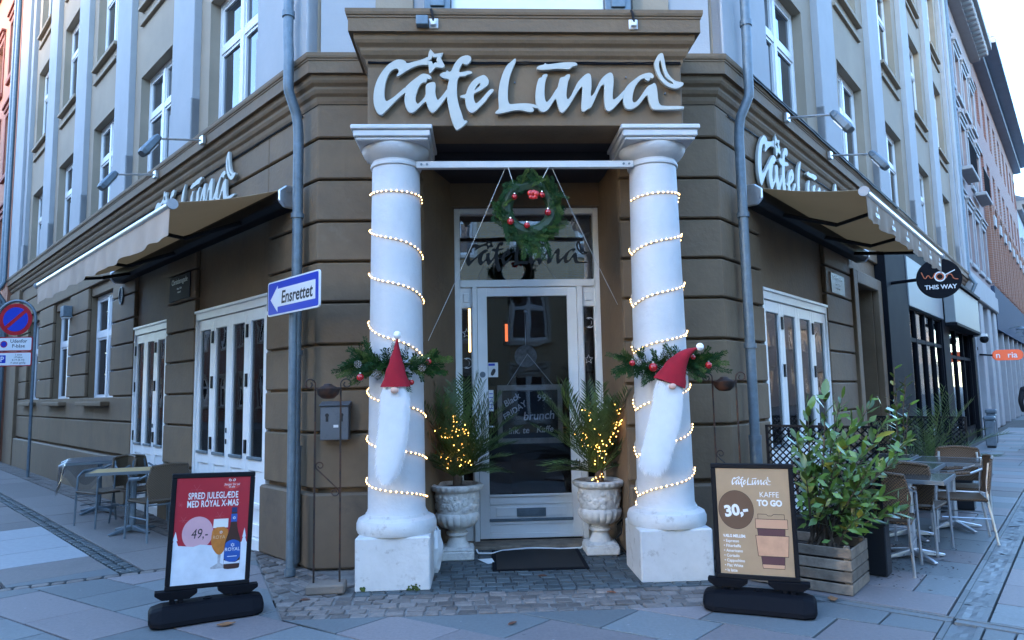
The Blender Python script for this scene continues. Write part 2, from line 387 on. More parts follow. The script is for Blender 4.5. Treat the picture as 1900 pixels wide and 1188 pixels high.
def weavemat(name, c1, c2, sc):
    m = pmat(name, c1, .5, var=0); nt = m.node_tree; N = nt.nodes; L = nt.links; b = N['Principled BSDF']
    tc = N.new('ShaderNodeTexCoord'); sx = N.new('ShaderNodeSeparateXYZ'); L.new(tc.outputs['Object'], sx.inputs[0])
    ad = N.new('ShaderNodeMath'); ad.operation = 'ADD'; L.new(sx.outputs[1], ad.inputs[0]); L.new(sx.outputs[2], ad.inputs[1])
    def sn(src, ph=None):
        a = N.new('ShaderNodeMath'); a.operation = 'MULTIPLY'; a.inputs[1].default_value = sc; L.new(src, a.inputs[0])
        c = N.new('ShaderNodeMath'); c.operation = 'SINE'; L.new(a.outputs[0], c.inputs[0]); return c.outputs[0]
    mu = N.new('ShaderNodeMath'); mu.operation = 'MULTIPLY_ADD'; L.new(sn(sx.outputs[0]), mu.inputs[0]); L.new(sn(ad.outputs[0]), mu.inputs[1]); mu.inputs[2].default_value = .5; mu.use_clamp = True
    mx = N.new('ShaderNodeMix'); mx.data_type = 'RGBA'; L.new(mu.outputs[0], mx.inputs[0]); mx.inputs[6].default_value = (*c2, 1); mx.inputs[7].default_value = (*c1, 1)
    L.new(mx.outputs[2], b.inputs['Base Color']); bp = N.new('ShaderNodeBump'); bp.inputs['Strength'].default_value = .8; bp.inputs['Distance'].default_value = .006
    L.new(mu.outputs[0], bp.inputs['Height']); L.new(bp.outputs[0], b.inputs['Normal']); return m
MT['wicker'] = weavemat('brown_wicker', (.17, .092, .042), (.05, .026, .012), 260)
MT['cane'] = weavemat('pale_cane', (.15, .10, .058), (.07, .045, .025), 300)
MT['rattan'] = wavemat('black_rattan', (.022, .022, .026), (.006, .006, .008), 38, .5, 'Z', 1.0)
MT['tabletop'] = pmat('dark_glass_tabletop', (.03, .04, .043), .16, var=.05, spec=.45)
MT['edge'] = pmat('dull_metal_edge', (.16, .18, .19), .5, metal=.3, var=.1)
MT['tablewood'] = pmat('pale_laminate', (.46, .31, .14), .6, spec=.2, var=.12, vs_=4)
MT['plastic'] = glassmat('plastic_sheet', (.66, .69, .74), 1.35, .3)
MT['paper'] = pmat('paper', (.7, .7, .68), .8, var=.05)
MT['leafdead'] = pmat('dead_leaf', (.14, .05, .025), .8, var=.4, vs_=60, rnd=.4)
MT['blackbldg'] = pmat('black_shopfront', (.006, .007, .010), .75, spec=.12, var=.2, vs_=3)
MT['silver'] = pmat('silver_fascia', (.20, .225, .235), .5, spec=.3, var=.05)

# ================================================================== GROUND
g = G(); g.face([(-300, -300, -.036), (300, -300, -.036), (300, 300, -.036), (-300, 300, -.036)])
ground = g.build('ground', pmat('street_asphalt', (.10, .105, .11), .85, var=.2, vs_=20, bump=.3, bs=90)); ground['kind'] = 'structure'

def clip(poly, a, b, c):           # keep a*x+b*y <= c
    out = []
    for i in range(len(poly)):
        p, q = poly[i], poly[(i + 1) % len(poly)]
        dp, dq = a * p[0] + b * p[1] - c, a * q[0] + b * q[1] - c
        if dp <= 0: out.append(p)
        if dp * dq < 0:
            t = dp / (dp - dq); out.append((p[0] + (q[0] - p[0]) * t, p[1] + (q[1] - p[1]) * t))
    return out
def clips(poly, hs):
    for h in hs:
        poly = clip(poly, *h)
        if len(poly) < 3: return None
    return poly
def area(p): return abs(sum(p[i][0] * p[(i + 1) % len(p)][1] - p[(i + 1) % len(p)][0] * p[i][1] for i in range(len(p)))) / 2
def inset(p, d):
    cx = sum(q[0] for q in p) / len(p); cy = sum(q[1] for q in p) / len(p)
    n = len(p); sgn = 1 if sum(p[i][0] * p[(i + 1) % n][1] - p[(i + 1) % n][0] * p[i][1] for i in range(n)) > 0 else -1
    out = []
    for i in range(n):
        a, b, c = Vector(p[i - 1]), Vector(p[i]), Vector(p[(i + 1) % n])
        u = (b - a); v = (c - b)
        if u.length < 1e-5 or v.length < 1e-5: continue
        u.normalize(); v.normalize()
        n1 = Vector((-u[1], u[0])) * sgn; n2 = Vector((-v[1], v[0])) * sgn
        m = n1 + n2
        if m.length < .2: continue
        m = m / (m.length_squared / 2)
        if m.length > 2: m = m.normalized() * 2
        q = b + m * d; out.append((q[0], q[1]))
    return out
def paving(name, label=None):
    o = bpy.data.objects.new(name, None); link(o); o['kind'] = 'structure'
    if label: o['label'] = label
    ORG[o.name] = Vector((0, 0, 0)); return o
hG1 = None
def slab(parent, poly, mat, name='paving_slab', gap=.0065, top=0., jit=.0035, th=.04, bev=.003):
    poly = inset(poly, gap)
    if len(poly) < 3 or area(poly) < .004: return
    z = top + random.uniform(-jit, jit)
    g = G(); g.prism(poly, z - th, z); g.build(name, mat, parent, bevel=bev)
def to(F, s, n): p = F.p(s, n, 0); return (p.x, p.y)

forecourt = paving('forecourt_paving')
# dark bedding under the slabs
B0 = Vector((-4.09, 6.36)); Bd = Vector((1.09, .53)).normalized()
Bn = Vector((-Bd.y, Bd.x))                       # points up-left of the cobbled border line
hB = (Bn.x, Bn.y, Bn.dot(B0))                    # keep below the border
e1 = Vector((cos(rad(-35.5)), sin(rad(-35.5)))); e2 = Vector((cos(rad(45.5)), sin(rad(45.5))))
P0 = Vector((-1.45, 5.30))
T0, T1 = Vector((-2.25, 7.3)), Vector((-1.45, 5.30))
Td = (T1 - T0).normalized(); Tn = Vector((-Td.y, Td.x))
if Tn.x < 0: Tn = -Tn
hT = (Tn.x, Tn.y, Tn.dot(T0))
drn = FR.d; hS = (drn.x, drn.y, drn.dot(Vector((2.44, 6.8, 0))) - 1.02)     # s < -1.02
nr2 = FR.n; _k = nr2.dot(Vector((2.44, 6.8, 0)))
hGa = (nr2.x, nr2.y, _k + 1.845); hGb = (-nr2.x, -nr2.y, -_k - 2.075)
rng = random.Random(11)
W2 = .50
for r in range(-9, 6):
    u = -4.6 + rng.uniform(0, .5)
    a2 = .5
    while u < 6.5:
        ln = rng.choice((.62, .8, .95, .74))
        poly = [tuple(P0 + e1 * u + e2 * r * W2), tuple(P0 + e1 * (u + ln) + e2 * r * W2), tuple(P0 + e1 * (u + ln) + e2 * (r + 1) * W2), tuple(P0 + e1 * u + e2 * (r + 1) * W2)]
        u += ln
        c = Vector((sum(p[0] for p in poly) / 4, sum(p[1] for p in poly) / 4))
        if c.y < 2.4 or c.x < -7 or c.x > 5.5: continue
        m = MT['slab1'] if rng.random() < .58 else MT['slab2']
        base = [hB, hS]
        if r >= 0:
            for hs in ([hB, hS, hT, (0, -1, -5.31)], [hB, hS, (0, 1, 5.31), (-1, 0, 1.46), hGa], [hB, hS, (0, 1, 5.31), (-1, 0, 1.46), hGb]):
                q = clips(poly, hs)
                if q and r >= 0 and area(q) > .004: slab(forecourt, q, m)
        else:
            for hg in (hGa, hGb):
                q = clips(poly, base + ([(0, 1, 5.31)] if c.x > -1.2 else []) + [hg])
                if q and area(q) > .006: slab(forecourt, q, m)

# right-hand pavement: strips running across, with the stone gutter
rightpav = paving('right_pavement')
s = -.88; k = 0
while s < 24:
    w = .62 if k % 3 else .52
    for (n0, n1) in ((.34, 1.84), (2.08, 4.6)):
        n = n0 + (0 if k % 2 else .0); first = True
        while n < n1 - .05:
            ln = rng.choice((.75, .95, 1.15)) if not first else rng.choice((.45, .75, .95)); first = False
            e = min(n + ln, n1)
            if n1 - e < .25: e = n1
            rr = rng.random()
            m = MT['slab1'] if rr < .5 else MT['slab2'] if rr < .85 else MT['slab3']
            slab(rightpav, [to(FR, s, n), to(FR, s + w, n), to(FR, s + w, e), to(FR, s, e)], m)
            n = e
    s += w; k += 1
gut = paving('stone_gutter')
s = -3.02
while s < 22:
    if abs(s + 1.02) < .01: s = -.88
    if 1:
        gg = G(); N = 7
        for n0, n1, dz in ((1.85, 1.885, 0), (2.035, 2.07, 0)):
            gg.fb(FR, s + .004, s + .396, -n0 * -1, n1, -.04, -.001)
        rows = []
        for i in range(N):
            ss = s + .004 + .392 * i / (N - 1); row = []
            for j in range(5):
                nn = 1.885 + .15 * j / 4
                z = -.012 + (.008 * random.uniform(-1, 1) if 0 < j < 4 else 0)
                row.append(FR.p(ss, nn, z))
            rows.append(row)
        gg.loft(rows, cyc=False, cap=False)
        gg.build('gutter_stone', MT['slab1'], gut)
    s += .4
drain = paving('cross_drain')
n = -.1
while n < 4.5:
    gg = G()
    gg.fb(FR, -1.01, -.99, n, n + .98, -.04, .001); gg.fb(FR, -.91, -.89, n, n + .98, -.04, .001); gg.fb(FR, -.99, -.91, n, n + .98, -.04, -.006)
    gg.build('drain_section', MT['slab1'], drain); n += 1.0

# left pavement: slabs between strips of setts
leftpav = paving('left_pavement')
hBu = (-Bn.x, -Bn.y, -Bn.dot(B0) - .13)         # keep above the border strip
def strip(n0, n1, lens, mats, s0, s1):
    s = s0
    while s < s1:
        ln = rng.choice(lens)
        q = clips([to(FL, s, n0), to(FL, s + ln, n0), to(FL, s + ln, n1), to(FL, s, n1)], [hBu])
        if q: slab(leftpav, q, rng.choice(mats))
        s += ln
strip(.42, 1.12, (1.25, 1.5, 1.0), [MT['slab3']], .9, 20)
strip(1.31, 2.15, (.75, .95, .6), [MT['slab3'], MT['slab3'], MT['slab1'], MT['slab4']], 0, 20)
strip(2.42, 3.3, (.75, .95), [MT['slab3'], MT['slab1']], 0, 20)

def setts(parent, cells, mat, hs=(), top=0, jit=.005, gap=.008, name='sett', lim=300, rnd=True):
    cnt = 0; over = None
    for c in cells:
        q = clips(c, hs) if hs else c
        if not q or area(q) < .003: continue
        q = inset(q, gap)
        if len(q) < 3: continue
        if rnd: q = chaikin(q, 1)
        z = top + random.uniform(-jit, jit)
        if cnt < lim:
            g = G(); g.prism(q, z - .05, z); g.build(name, mat, parent, bevel=.006)
        else:
            over = over or G(); over.prism(q, z - .05, z)
        cnt += 1
    if over:
        o = over.build('setts_beyond', mat, parent); o['kind'] = 'stuff'
def grid(F, s0, s1, n0, n1, ds, dn, jit=.012, stag=True):
    out = []; r = 0; n = n0
    while n < n1 - .02:
        s = s0 - (ds / 2 if stag and r % 2 else 0)
        while s < s1:
            w = ds * random.uniform(.85, 1.18)
            j = lambda: random.uniform(-jit, jit)
            out.append([to(F, max(s, s0) + j() * .3, n + j() * .4), to(F, s + w + j() * .3, n + j() * .4), to(F, s + w + j() * .3, min(n + dn, n1) + j() * .4), to(F, max(s, s0) + j() * .3, min(n + dn, n1) + j() * .4)])
            s += w
        n += dn; r += 1
    return out
b1 = paving('sett_strip'); setts(b1, grid(FL, .6, 18, 1.125, 1.305, .10, .09), MT['sett1'], [hBu])
b2 = paving('sett_strip'); setts(b2, grid(FL, 0, 15, 2.16, 2.41, .11, .125), MT['sett2'], [hBu])
b3 = paving('sett_border')
FB = Fr(B0, Bd, Bn, Bd)
setts(b3, grid(FB, -1.5, 1.75, .012, .125, .13, .115), MT['sett2'])
g = G()
for c in grid(FL, 1.2, 18, .03, .41, .12, .125):
    q = inset(c, .007)
    if len(q) > 2: g.prism(q, -.04, random.uniform(-.004, .006))
o = g.build('wall_side_setts', MT['sett2'], leftpav); o['kind'] = 'stuff'
# bedding sheets showing in the joints
g = G(); g.face([(-1.75, 5.31, -.012), (2.3, 5.28, -.012), (2.3, 5.87, -.012), (-1.5, 5.87, -.012)])
g.face([(-2.6, 7.9, -.013), (-1.68, 5.871, -.013), (-1.06, 5.871, -.013), (-1.06, 7.0, -.013)])
o = g.build('mortar_bed', MT['jointpale'], forecourt); o['kind'] = 'structure'
g = G(); g.face([(-1.06, 5.872, -.009), (1.95, 5.872, -.009), (1.95, 7.75, -.009), (-1.06, 7.75, -.009)])
g.face([(-30, -6, -.034), (30, -6, -.034), (30, 30, -.034), (-30, 30, -.034)])
g.face([(1.96, 5.3, -.019), (3.2, 5.3, -.019), (3.2, 7.6, -.019), (1.96, 7.6, -.019)])
o = g.build('joint_bed', MT['joint'], forecourt); o['kind'] = 'structure'
b4 = paving('threshold_sett_band'); setts(b4, grid(FC, -2.1, 2.0, -5.86, -5.32, .135, .11, jit=.03), MT['sett2'], [(-hT[0], -hT[1], -hT[2])], jit=.005, gap=.009, rnd=False)
b5 = paving('porch_setts')
cells = [c for c in grid(FC, -1.04, 1.95, -7.46, -5.875, .125, .11, jit=.006, stag=False) if not (min(p[1] for p in c) > 5.97 and max(p[1] for p in c) < 6.66 and (c[0][0] < -.5 or c[1][0] > 1.4)) and not (.14 < c[0][0] and c[1][0] < .92 and c[0][1] > 6.65 and c[2][1] < 7.2)]
setts(b5, cells, MT['sett1'], jit=.003, gap=.0055, rnd=False)
b6 = paving('corner_setts')
setts(b6, [c for c in grid(FL, -1.2, 1.5, .02, 1.25, .135, .115, jit=.025) if c[0][1] > 5.88 and c[0][0] < -1.06], MT['sett2'], [(-hT[0], -hT[1], -hT[2]), (1, 0, -1.06), (0, -1, -5.875), (-Bn.x, -Bn.y, 1e3)], jit=.006, gap=.010, rnd=False)
b7 = paving('corner_setts')
setts(b7, grid(FC, 1.97, 2.7, -6.75, -5.34, .13, .12), MT['sett2'], [(nr2.x, nr2.y, nr2.dot(Vector((2.44, 6.8, 0))) + .9)], jit=.006, gap=.008)

# ================================================================== CAFE BUILDING
cafe = thing('cafe_building', 'brown and beige corner building with white columns at its chamfered entrance', 'building', (.45, 9.5, 0), local=False)
GZ = [.72, 1.25, 1.66, 2.09, 2.5, 2.9, 3.3, 3.72, 4.14, 4.5]   # groove heights of the rusticated plaster
GAP = .024
def Lp(s, n): p = FL.p(s, n, 0); return (p.x, p.y)
def Rp(s, n): p = FR.p(s, n, 0); return (p.x, p.y)
def isect(p, d, y):
    t = (y - p[1]) / d[1]; return (p[0] + d[0] * t, y)
SL, SRr = 1.1, 1.1
def cornerL(n):    # inset/outset corner where left wall (offset n) meets chamfer (y = 6.8 - n)
    return isect(Lp(0, n), (FL.d.x, FL.d.y), 6.8 - n)
def cornerR(n): return isect(Rp(0, n), (FR.d.x, FR.d.y), 6.8 - n)
XL, XR = -.54, 1.42
# cores (set back behind the blocks)
coreL = [Lp(SL, -.06), cornerL(-.06), (XL + .003, 6.86), (-.267, 7.69), (-.267, 8.2), Lp(SL, -.5)]
coreR = [Rp(SRr, -.06), Rp(SRr, -.5), (1.357, 8.2), (1.357, 7.69), (XR - .003, 6.86), cornerR(-.06)]
g = G(); g.prism(coreL, 0, 4.5); g.prism(coreR, 0, 4.5)
g.build('corner_pier', MT['brown'], cafe)
def shellL(n): return [Lp(SL + .002, n), cornerL(n), (XL, 6.8 - n), (XL, 6.858), cornerL(-.058), Lp(SL + .002, -.058)]
def shellR(n): return [Rp(SRr + .002, n), Rp(SRr + .002, -.058), cornerR(-.058), (XR, 6.858), (XR, 6.8 - n), cornerR(n)]
for i in range(len(GZ) - 1):
    for sh in (shellL, shellR):
        g = G(); g.prism(sh(0), GZ[i] + GAP / 2, GZ[i + 1] - GAP / 2); g.build('rustication_block', MT['brown'], cafe, bevel=.012)
for sh in (shellL, shellR):
    g = G(); g.prism(sh(.05), 0, GZ[0] - .03); g.build('plinth', MT['plinthbrown'], cafe, bevel=.02)

def blocks(F, s0, s1, i0=0, i1=None, zs=GZ):
    for i in range(i0, (i1 if i1 is not None else len(zs) - 1)):
        g = G(); g.fb(F, s0, s1, -.06, 0, zs[i] + GAP / 2, zs[i + 1] - GAP / 2); g.build('rustication_block', MT['brown'], cafe, bevel=.012)
def plin(F, s0, s1):
    g = G(); g.fb(F, s0, s1, -.06, .05, -.1, GZ[0] - .03); g.build('plinth', MT['plinthbrown'], cafe, bevel=.02)
ENDL, ENDR = 17.1, 18.4
gndL = [(1.1, 3.25, 'door'), (4.35, 5.9, 'door'), (7.17, 8.84, 'win'), (10.31, 11.85, 'win'), (13.34, 14.68, 'win')]
# backing wall of the left ground floor, with the openings left out
g = G()
edges = [SL] + [v for a in gndL for v in a[:2]][1:] + [ENDL]
g.fb(FL, 3.25, 4.35, -.4, -.062, 0, 3.72); g.fb(FL, 5.9, 7.17, -.4, -.062, 0, 3.72)
g.fb(FL, 8.84, 10.31, -.4, -.062, 0, 3.72); g.fb(FL, 11.85, 13.34, -.4, -.062, 0, 3.72); g.fb(FL, 14.68, ENDL, -.4, -.062, 0, 3.72)
for a, b, t in gndL:
    if t == 'win': g.fb(FL, a, b, -.4, -.062, 0, 1.56)
    else: g.fb(FL, a, b, -.4, -.062, 2.72, 3.72)
g.fb(FL, SL, ENDL, -.4, -.062, 3.72, 4.5)
g.build('ground_floor_wall', MT['brown'], cafe)
for a, b in ((3.25, 4.35), (5.9, 7.17), (8.84, 10.31), (11.85, 13.34), (14.68, 15.7)):
    blocks(FL, a, b, 2 if a > 5 else 0, 7)
    if a < 4: plin(FL, a, b)
for i in (0, 1): blocks(FL, 5.9, 15.7, i, i + 1)
plin(FL, 5.9, 15.75)
for i in (7, 8): blocks(FL, SL + .006, 15.7, i, i + 1)
g = G(); g.fb(FL, 15.72, ENDL, -.06, .07, 0, 4.5); g.build('end_pier', MT['brown'], cafe, bevel=.01)
for a, b in ((7.17, 8.84), (10.31, 11.85), (13.34, 14.68)):
    g = G(); g.fb(FL, a - .05, b + .05, -.2, .14, 1.50, 1.58); g.build('window_sill', MT['brown'], cafe, bevel=.012)
# right ground floor up to the shop
g = G()
g.fb(FR, 3.6, 5.25, -.4, -.062, 0, 3.72); g.fb(FR, 6.55, 6.9, -.4, -.062, 0, 3.72)
g.fb(FR, SRr, 3.6, -.4, -.062, 2.72, 3.72); g.fb(FR, 5.25, 6.55, -.4, -.062, 3.25, 3.72); g.fb(FR, SRr, 6.9, -.4, -.062, 3.72, 4.5)
g.build('ground_floor_wall', MT['brown'], cafe)
blocks(FR, 3.6, 4.95, 0, 7); plin(FR, 3.6, 4.95)
for i in (7, 8): blocks(FR, SRr + .006, 6.9, i, i + 1)
g = G(); g.fb(FR, 4.97, 5.2, -.06, .045, 0, 3.42); g.fb(FR, 6.6, 6.85, -.06, .045, 0, 3.42); g.fb(FR, 5.2, 6.6, -.06, .045, 3.22, 3.42)
g.build('door_surround', MT['brown'], cafe, bevel=.01)
g = G(); g.fb(FR, 5.2, 6.6, -.5, -.45, 0, 3.24); g.build('passage_door', pmat('dark_brown_door', (.06, .042, .03), .6), cafe)

# porch: back wall over the door, ceiling, lintel beam
g = G(); g.box(-.30, 1.39, 7.60, 7.7, 3.66, 4.2); g.build('porch_wall', MT['brown'], cafe)
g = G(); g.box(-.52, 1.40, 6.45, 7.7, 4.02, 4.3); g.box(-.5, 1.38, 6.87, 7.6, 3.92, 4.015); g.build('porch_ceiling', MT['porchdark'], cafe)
g = G(); g.box(-.955, 1.855, 6.0, 6.45, 3.952, 4.57); g.box(-.95, 1.85, 6.45, 6.86, 4.05, 4.57); g.build('entablature', MT['brown'], cafe, bevel=.006)

# main cornice, swept round the corner and broken forward over the columns
prof = [(0, 4.49), (.012, 4.52), (.02, 4.56), (.045, 4.585), (.06, 4.62), (.06, 4.645), (.068, 4.655), (.092, 4.675), (.105, 4.70), (.108, 4.735), (.108, 4.752), (.148, 4.752), (.148, 4.872), (.156, 4.876), (.156, 4.892), (.166, 4.898), (.172, 4.92), (.172, 4.95), (0, 4.985)]
path = [Vector(Lp(ENDL + .1, 0)), Vector((-1.57, 6.8)), Vector((-.955, 6.8)), Vector((-.955, 6.0)), Vector((1.855, 6.0)), Vector((1.855, 6.8)), Vector((2.44, 6.8)), Vector(Rp(ENDR + .1, 0))]
# limited run in front of the pier between corner and porch break
def sweep(path, prof):
    N = len(path); rings = []
    nor = []
    for i in range(N - 1):
        d = (path[i + 1] - path[i]).normalized(); nor.append(Vector((d.y, -d.x)))
    for i in range(N):
        if i == 0: m = nor[0]
        elif i == N - 1: m = nor[-1]
        else:
            m = nor[i - 1] + nor[i]; m = m / (m.length_squared / 2)
        rings.append([Vector((path[i].x + m.x * o, path[i].y + m.y * o, z)) for o, z in prof])
    return rings
g = G(); g.loft(sweep(path, prof), cyc=True); g.build('cornice', MT['brown'], cafe)

# upper storeys -----------------------------------------------------
FLOORS = [(4.86, 6.85), (8.06, 10.1), (11.1, 13.1)]
TOP = 14.3
def wallopen(g, F, s0, s1, z0, z1, ops, n0, n1):
    ss = sorted(set([s0, s1] + [v for o in ops for v in o[:2]]))
    for a, b in zip(ss, ss[1:]):
        oo = sorted([(o[2], o[3]) for o in ops if o[0] <= a + 1e-4 and o[1] >= b - 1e-4])
        z = z0
        for p, q in oo:
            if p > z: g.fb(F, a, b, n0, n1, z, p)
            z = q
        if z < z1: g.fb(F, a, b, n0, n1, z, z1)
winL = [(1.46 + 3.0 * k, 2.96 + 3.0 * k) for k in range(5)]
winR = [(1.62 + 3.4 * k, 3.22 + 3.4 * k) for k in range(5)]
for F, wins, end in ((FL, winL, ENDL), (FR, winR, ENDR)):
    g = G(); wallopen(g, F, 0.02, end, 4.9, TOP, [(a, b, z0, z1) for a, b in wins for z0, z1 in FLOORS], -.4, 0)
    g.build('upper_wall', MT['beige'], cafe)
    wl = wins[0][0]; P = wins[1][0] - wins[0][0]; half = .42
    for k in range(len(wins) + 1):
        c = wins[0][1] + (P - (wins[0][1] - wins[0][0])) / 2 + (k - 1) * P
        a, b = c - half, c + half
        if k == 0: a, b = .03, wins[0][0] - .22
        if k == len(wins): b = end
        g = G(); g.fb(F, a, b, -.02, .10, 4.94, TOP)
        g.fb(F, a, b, -.02, .116, 4.9, 5.62)
        if k == len(wins):
            g.fb(F, a + .3, b - .3, .1, .17, 4.9, TOP)
        g.build('pilaster', MT['pilaster'], cafe, bevel=.008)
    for a, b in wins:
        for z0, z1 in FLOORS[1:]:
            g = G(); g.fb(F, a - .04, b + .04, -.1, .085, z0 - .07, z0); g.build('window_sill', MT['beige'], cafe, bevel=.006)
            g = G(); g.fb(F, a - .02, b + .02, -.01, .05, z0 - .33, z0 - .27); g.build('sill_band', MT['beige'], cafe, bevel=.006)
    g = G(); g.fb(F, 0.02, end + .1, -.4, .45, TOP, TOP + .35); g.build('eaves', MT['pilaster'], cafe, bevel=.03)
# chamfer, upper part
g = G()
wallopen(g, FC, -1.55, 2.42, 4.9, TOP, [(-.30, 1.30, z0 + .3, z1) for z0, z1 in FLOORS], -7.2, -6.8)
g.build('upper_wall', MT['pilaster'], cafe)
g = G(); g.fb(FC, -1.0, -.62, -6.82, -6.77, 4.9, TOP); g.fb(FC, 1.62, 2.0, -6.82, -6.77, 4.9, TOP); g.build('pilaster', MT['beige'], cafe, bevel=.006)
for x in (-.50, 1.31):
    g = G(); g.fb(FC, x, x + .26, -6.82, -6.62, 5.30, TOP); g.fb(FC, x + .06, x + .20, -6.7, -6.595, 5.42, TOP); g.build('console_pilaster', MT['galv'], cafe, bevel=.006)
g = G(); g.fb(FC, -.235, 1.305, -6.8, -6.68, 5.36, 6.2); g.build('balcony_panel', MT['white'], cafe, bevel=.004)
g = G(); g.fb(FC, -1.2, 2.1, -7.3, -6.6, TOP, TOP + .35); g.build('eaves', MT['pilaster'], cafe)
g = G(); g.fb(FL, .3, ENDL, -9, -1.2, TOP + .2, TOP + .5); g.fb(FR, .3, ENDR, -9, -1.2, TOP + .2, TOP + .5); g.fb(FL, .3, ENDL, -4.2, -4, 0, TOP); g.fb(FR, .3, ENDR, -4.2, -4, 0, TOP)
g.fb(FL, .8, ENDL, -4, -.42, 4.0, 4.3); g.fb(FR, .8, ENDR, -4, -.42, 4.0, 4.3)
g.build('inner_shell', MT['interior'], cafe)
g = G(); g.box(-2.2, 3.2, 8.6, 13, -.012, -.008); g.fb(FL, .8, ENDL, -4, -.3, -.012, -.008); g.fb(FR, .8, ENDR, -4, -.3, -.006, -.002)
g.build('inner_floor', pmat('dark_plank_floor', (.06, .04, .028), .5, var=.2), cafe)

# windows -------------------------------------------------------------
_wc = {}
def window_meshes(w, h, tr=.66, glass='darkglass'):
    key = (round(w, 2), round(h, 2), tr, glass)
    if key in _wc: return _wc[key]
    g = G(); x = w / 2
    def m(x0, x1, z0, z1, y0=0, y1=.07): g.box(x0, x1, y0, y1, z0, z1)
    m(-x, -x + .07, 0, h); m(x - .07, x, 0, h); m(-x + .07, x - .07, h - .07, h); m(-x + .07, x - .07, 0, .075)
    m(-.05, .05, .075, h - .07, -.012, .06); zt = h * tr
    m(-x + .07, -.05, zt - .045, zt + .045, -.006, .06); m(.05, x - .07, zt - .045, zt + .045, -.006, .06)
    pan = []
    for x0, x1 in ((-x + .07, -.05), (.05, x - .07)):
        for z0, z1 in ((.075, zt - .045), (zt + .045, h - .07)):
            m(x0, x0 + .04, z0, z1, .01, .06); m(x1 - .04, x1, z0, z1, .01, .06)
            m(x0 + .04, x1 - .04, z0, z0 + .045, .01, .06); m(x0 + .04, x1 - .04, z1 - .04, z1, .01, .06)
            pan.append((x0 + .04, x1 - .04, z0 + .045, z1 - .04))
    bm = g.bm; bmesh.ops.recalc_face_normals(bm, faces=bm.faces)
    me = bpy.data.meshes.new('window_frame'); bm.to_mesh(me); bm.free(); me.materials.append(MT['upframe'])
    pms = []
    for i, (a, b, c, d) in enumerate(pan):
        t = .004 if i < 2 else -.004
        gg = G(); gg.hexa([(a, .035 - t, c), (b, .035 + t, c), (b, .042 + t, c), (a, .042 - t, c), (a, .035 - t, d), (b, .035 + t, d), (b, .042 + t, d), (a, .042 - t, d)])
        bmesh.ops.recalc_face_normals(gg.bm, faces=gg.bm.faces)
        pm = bpy.data.meshes.new('pane'); gg.bm.to_mesh(pm); gg.bm.free(); pm.materials.append(MT[glass]); pms.append(pm)
    _wc[key] = (me, pms); return _wc[key]
def add_window(parent, F, s, n, z, w, h, tr=.66, glass='darkglass'):
    me, pms = window_meshes(w, h, tr, glass)
    o = put('window', me, parent, M=F.m(s, n, z))
    for pm in pms: put('pane', pm, o, M=Matrix.Identity(4))
    return o
for F, wins in ((FL, winL), (FR, winR)):
    for a, b in wins:
        for z0, z1 in FLOORS: add_window(cafe, F, (a + b) / 2, -.13, z0, b - a - .01, z1 - z0)
for a, b in ((7.17, 8.84), (10.31, 11.85), (13.34, 14.68)): add_window(cafe, FL, (a + b) / 2, -.16, 1.585, b - a - .02, 1.96, .62)
g = G(); 
for a, b in ((7.17, 8.84), (10.31, 11.85), (13.34, 14.68)): g.fb(FL, a, b, -.4, -.062, 3.555, 3.72)
g.build('window_head', MT['brown'], cafe)
for z0, z1 in FLOORS: add_window(cafe, FC, .5, -6.95, z0 + .3, 1.58, z1 - z0 - .3)

# folding doors -----------------------------------------------------------
def folding_doors(F, s0, s1, n, leaves, rev):
    g = G()
    g.fb(F, s0, s1, n - .05, n + .03, 2.60, 2.72); g.fb(F, s0 - .0, s1 + .0, n + .03, n + .05, 2.69, 2.725)
    g.fb(F, s0, s0 + .05, n - .05, n + .03, .1, 2.6); g.fb(F, s1 - .05, s1, n - .05, n + .03, .1, 2.6); g.fb(F, s0, s1, n - .06, n + .06, -.02, .1)
    g.build('door_frame', MT['joinery'], cafe, bevel=.004)
    w = (s1 - s0 - .1) / leaves
    for i in range(leaves):
        a = s0 + .05 + i * w; b = a + w - .006; st = .085
        g = G()
        g.fb(F, a, a + st, n - .035, n + .012, .11, 2.59); g.fb(F, b - st, b, n - .035, n + .012, .11, 2.59)
        g.fb(F, a + st, b - st, n - .035, n + .012, 2.46, 2.59); g.fb(F, a + st, b - st, n - .035, n + .012, .11, .24); g.fb(F, a + st, b - st, n - .035, n + .012, .80, .94)
        g.fb(F, a + st, b - st, n - .035, n + .012, .40, .46)
        leaf = g.build('door_leaf', MT['joinery'], cafe, bevel=.005)
        g = G(); g.fb(F, a + st, b - st, n - .022, n - .008, .46, .80); g.fb(F, a + st, b - st, n - .022, n - .008, .24, .40); g.build('panel', MT['joinery'], leaf)
        g = G(); g.fb(F, a + st - .01, b - st + .01, n + .012, n + .035, .92, .955); g.build('glazing_bar', MT['galv'], leaf, bevel=.004)
        g = G(); g.fb(F, a + st, b - st, n - .018, n - .012, .94, 2.46); g.build('pane', MT['glass'], leaf)
        hs = a if i % 2 else b
        for z in (.98 + .0, 1.72, 2.28):
            g = G(); g.fb(F, hs - .022, hs + .022, n + .0125, n + .028, z, z + .15); g.build('hinge', MT['black'], leaf)
        if i == leaves // 2:
            for z in (1.06, 1.19):
                g = G(); g.fb(F, a + .02, a + .05, n + .0125, n + .022, z, z + .06); g.build('lock', MT['black'], leaf, bevel=.008)
folding_doors(FL, 1.1, 3.25, -.045, 4, False)
folding_doors(FL, 4.35, 5.9, -.045, 3, False)
folding_doors(FR, 1.1, 3.6, -.045, 4, True)

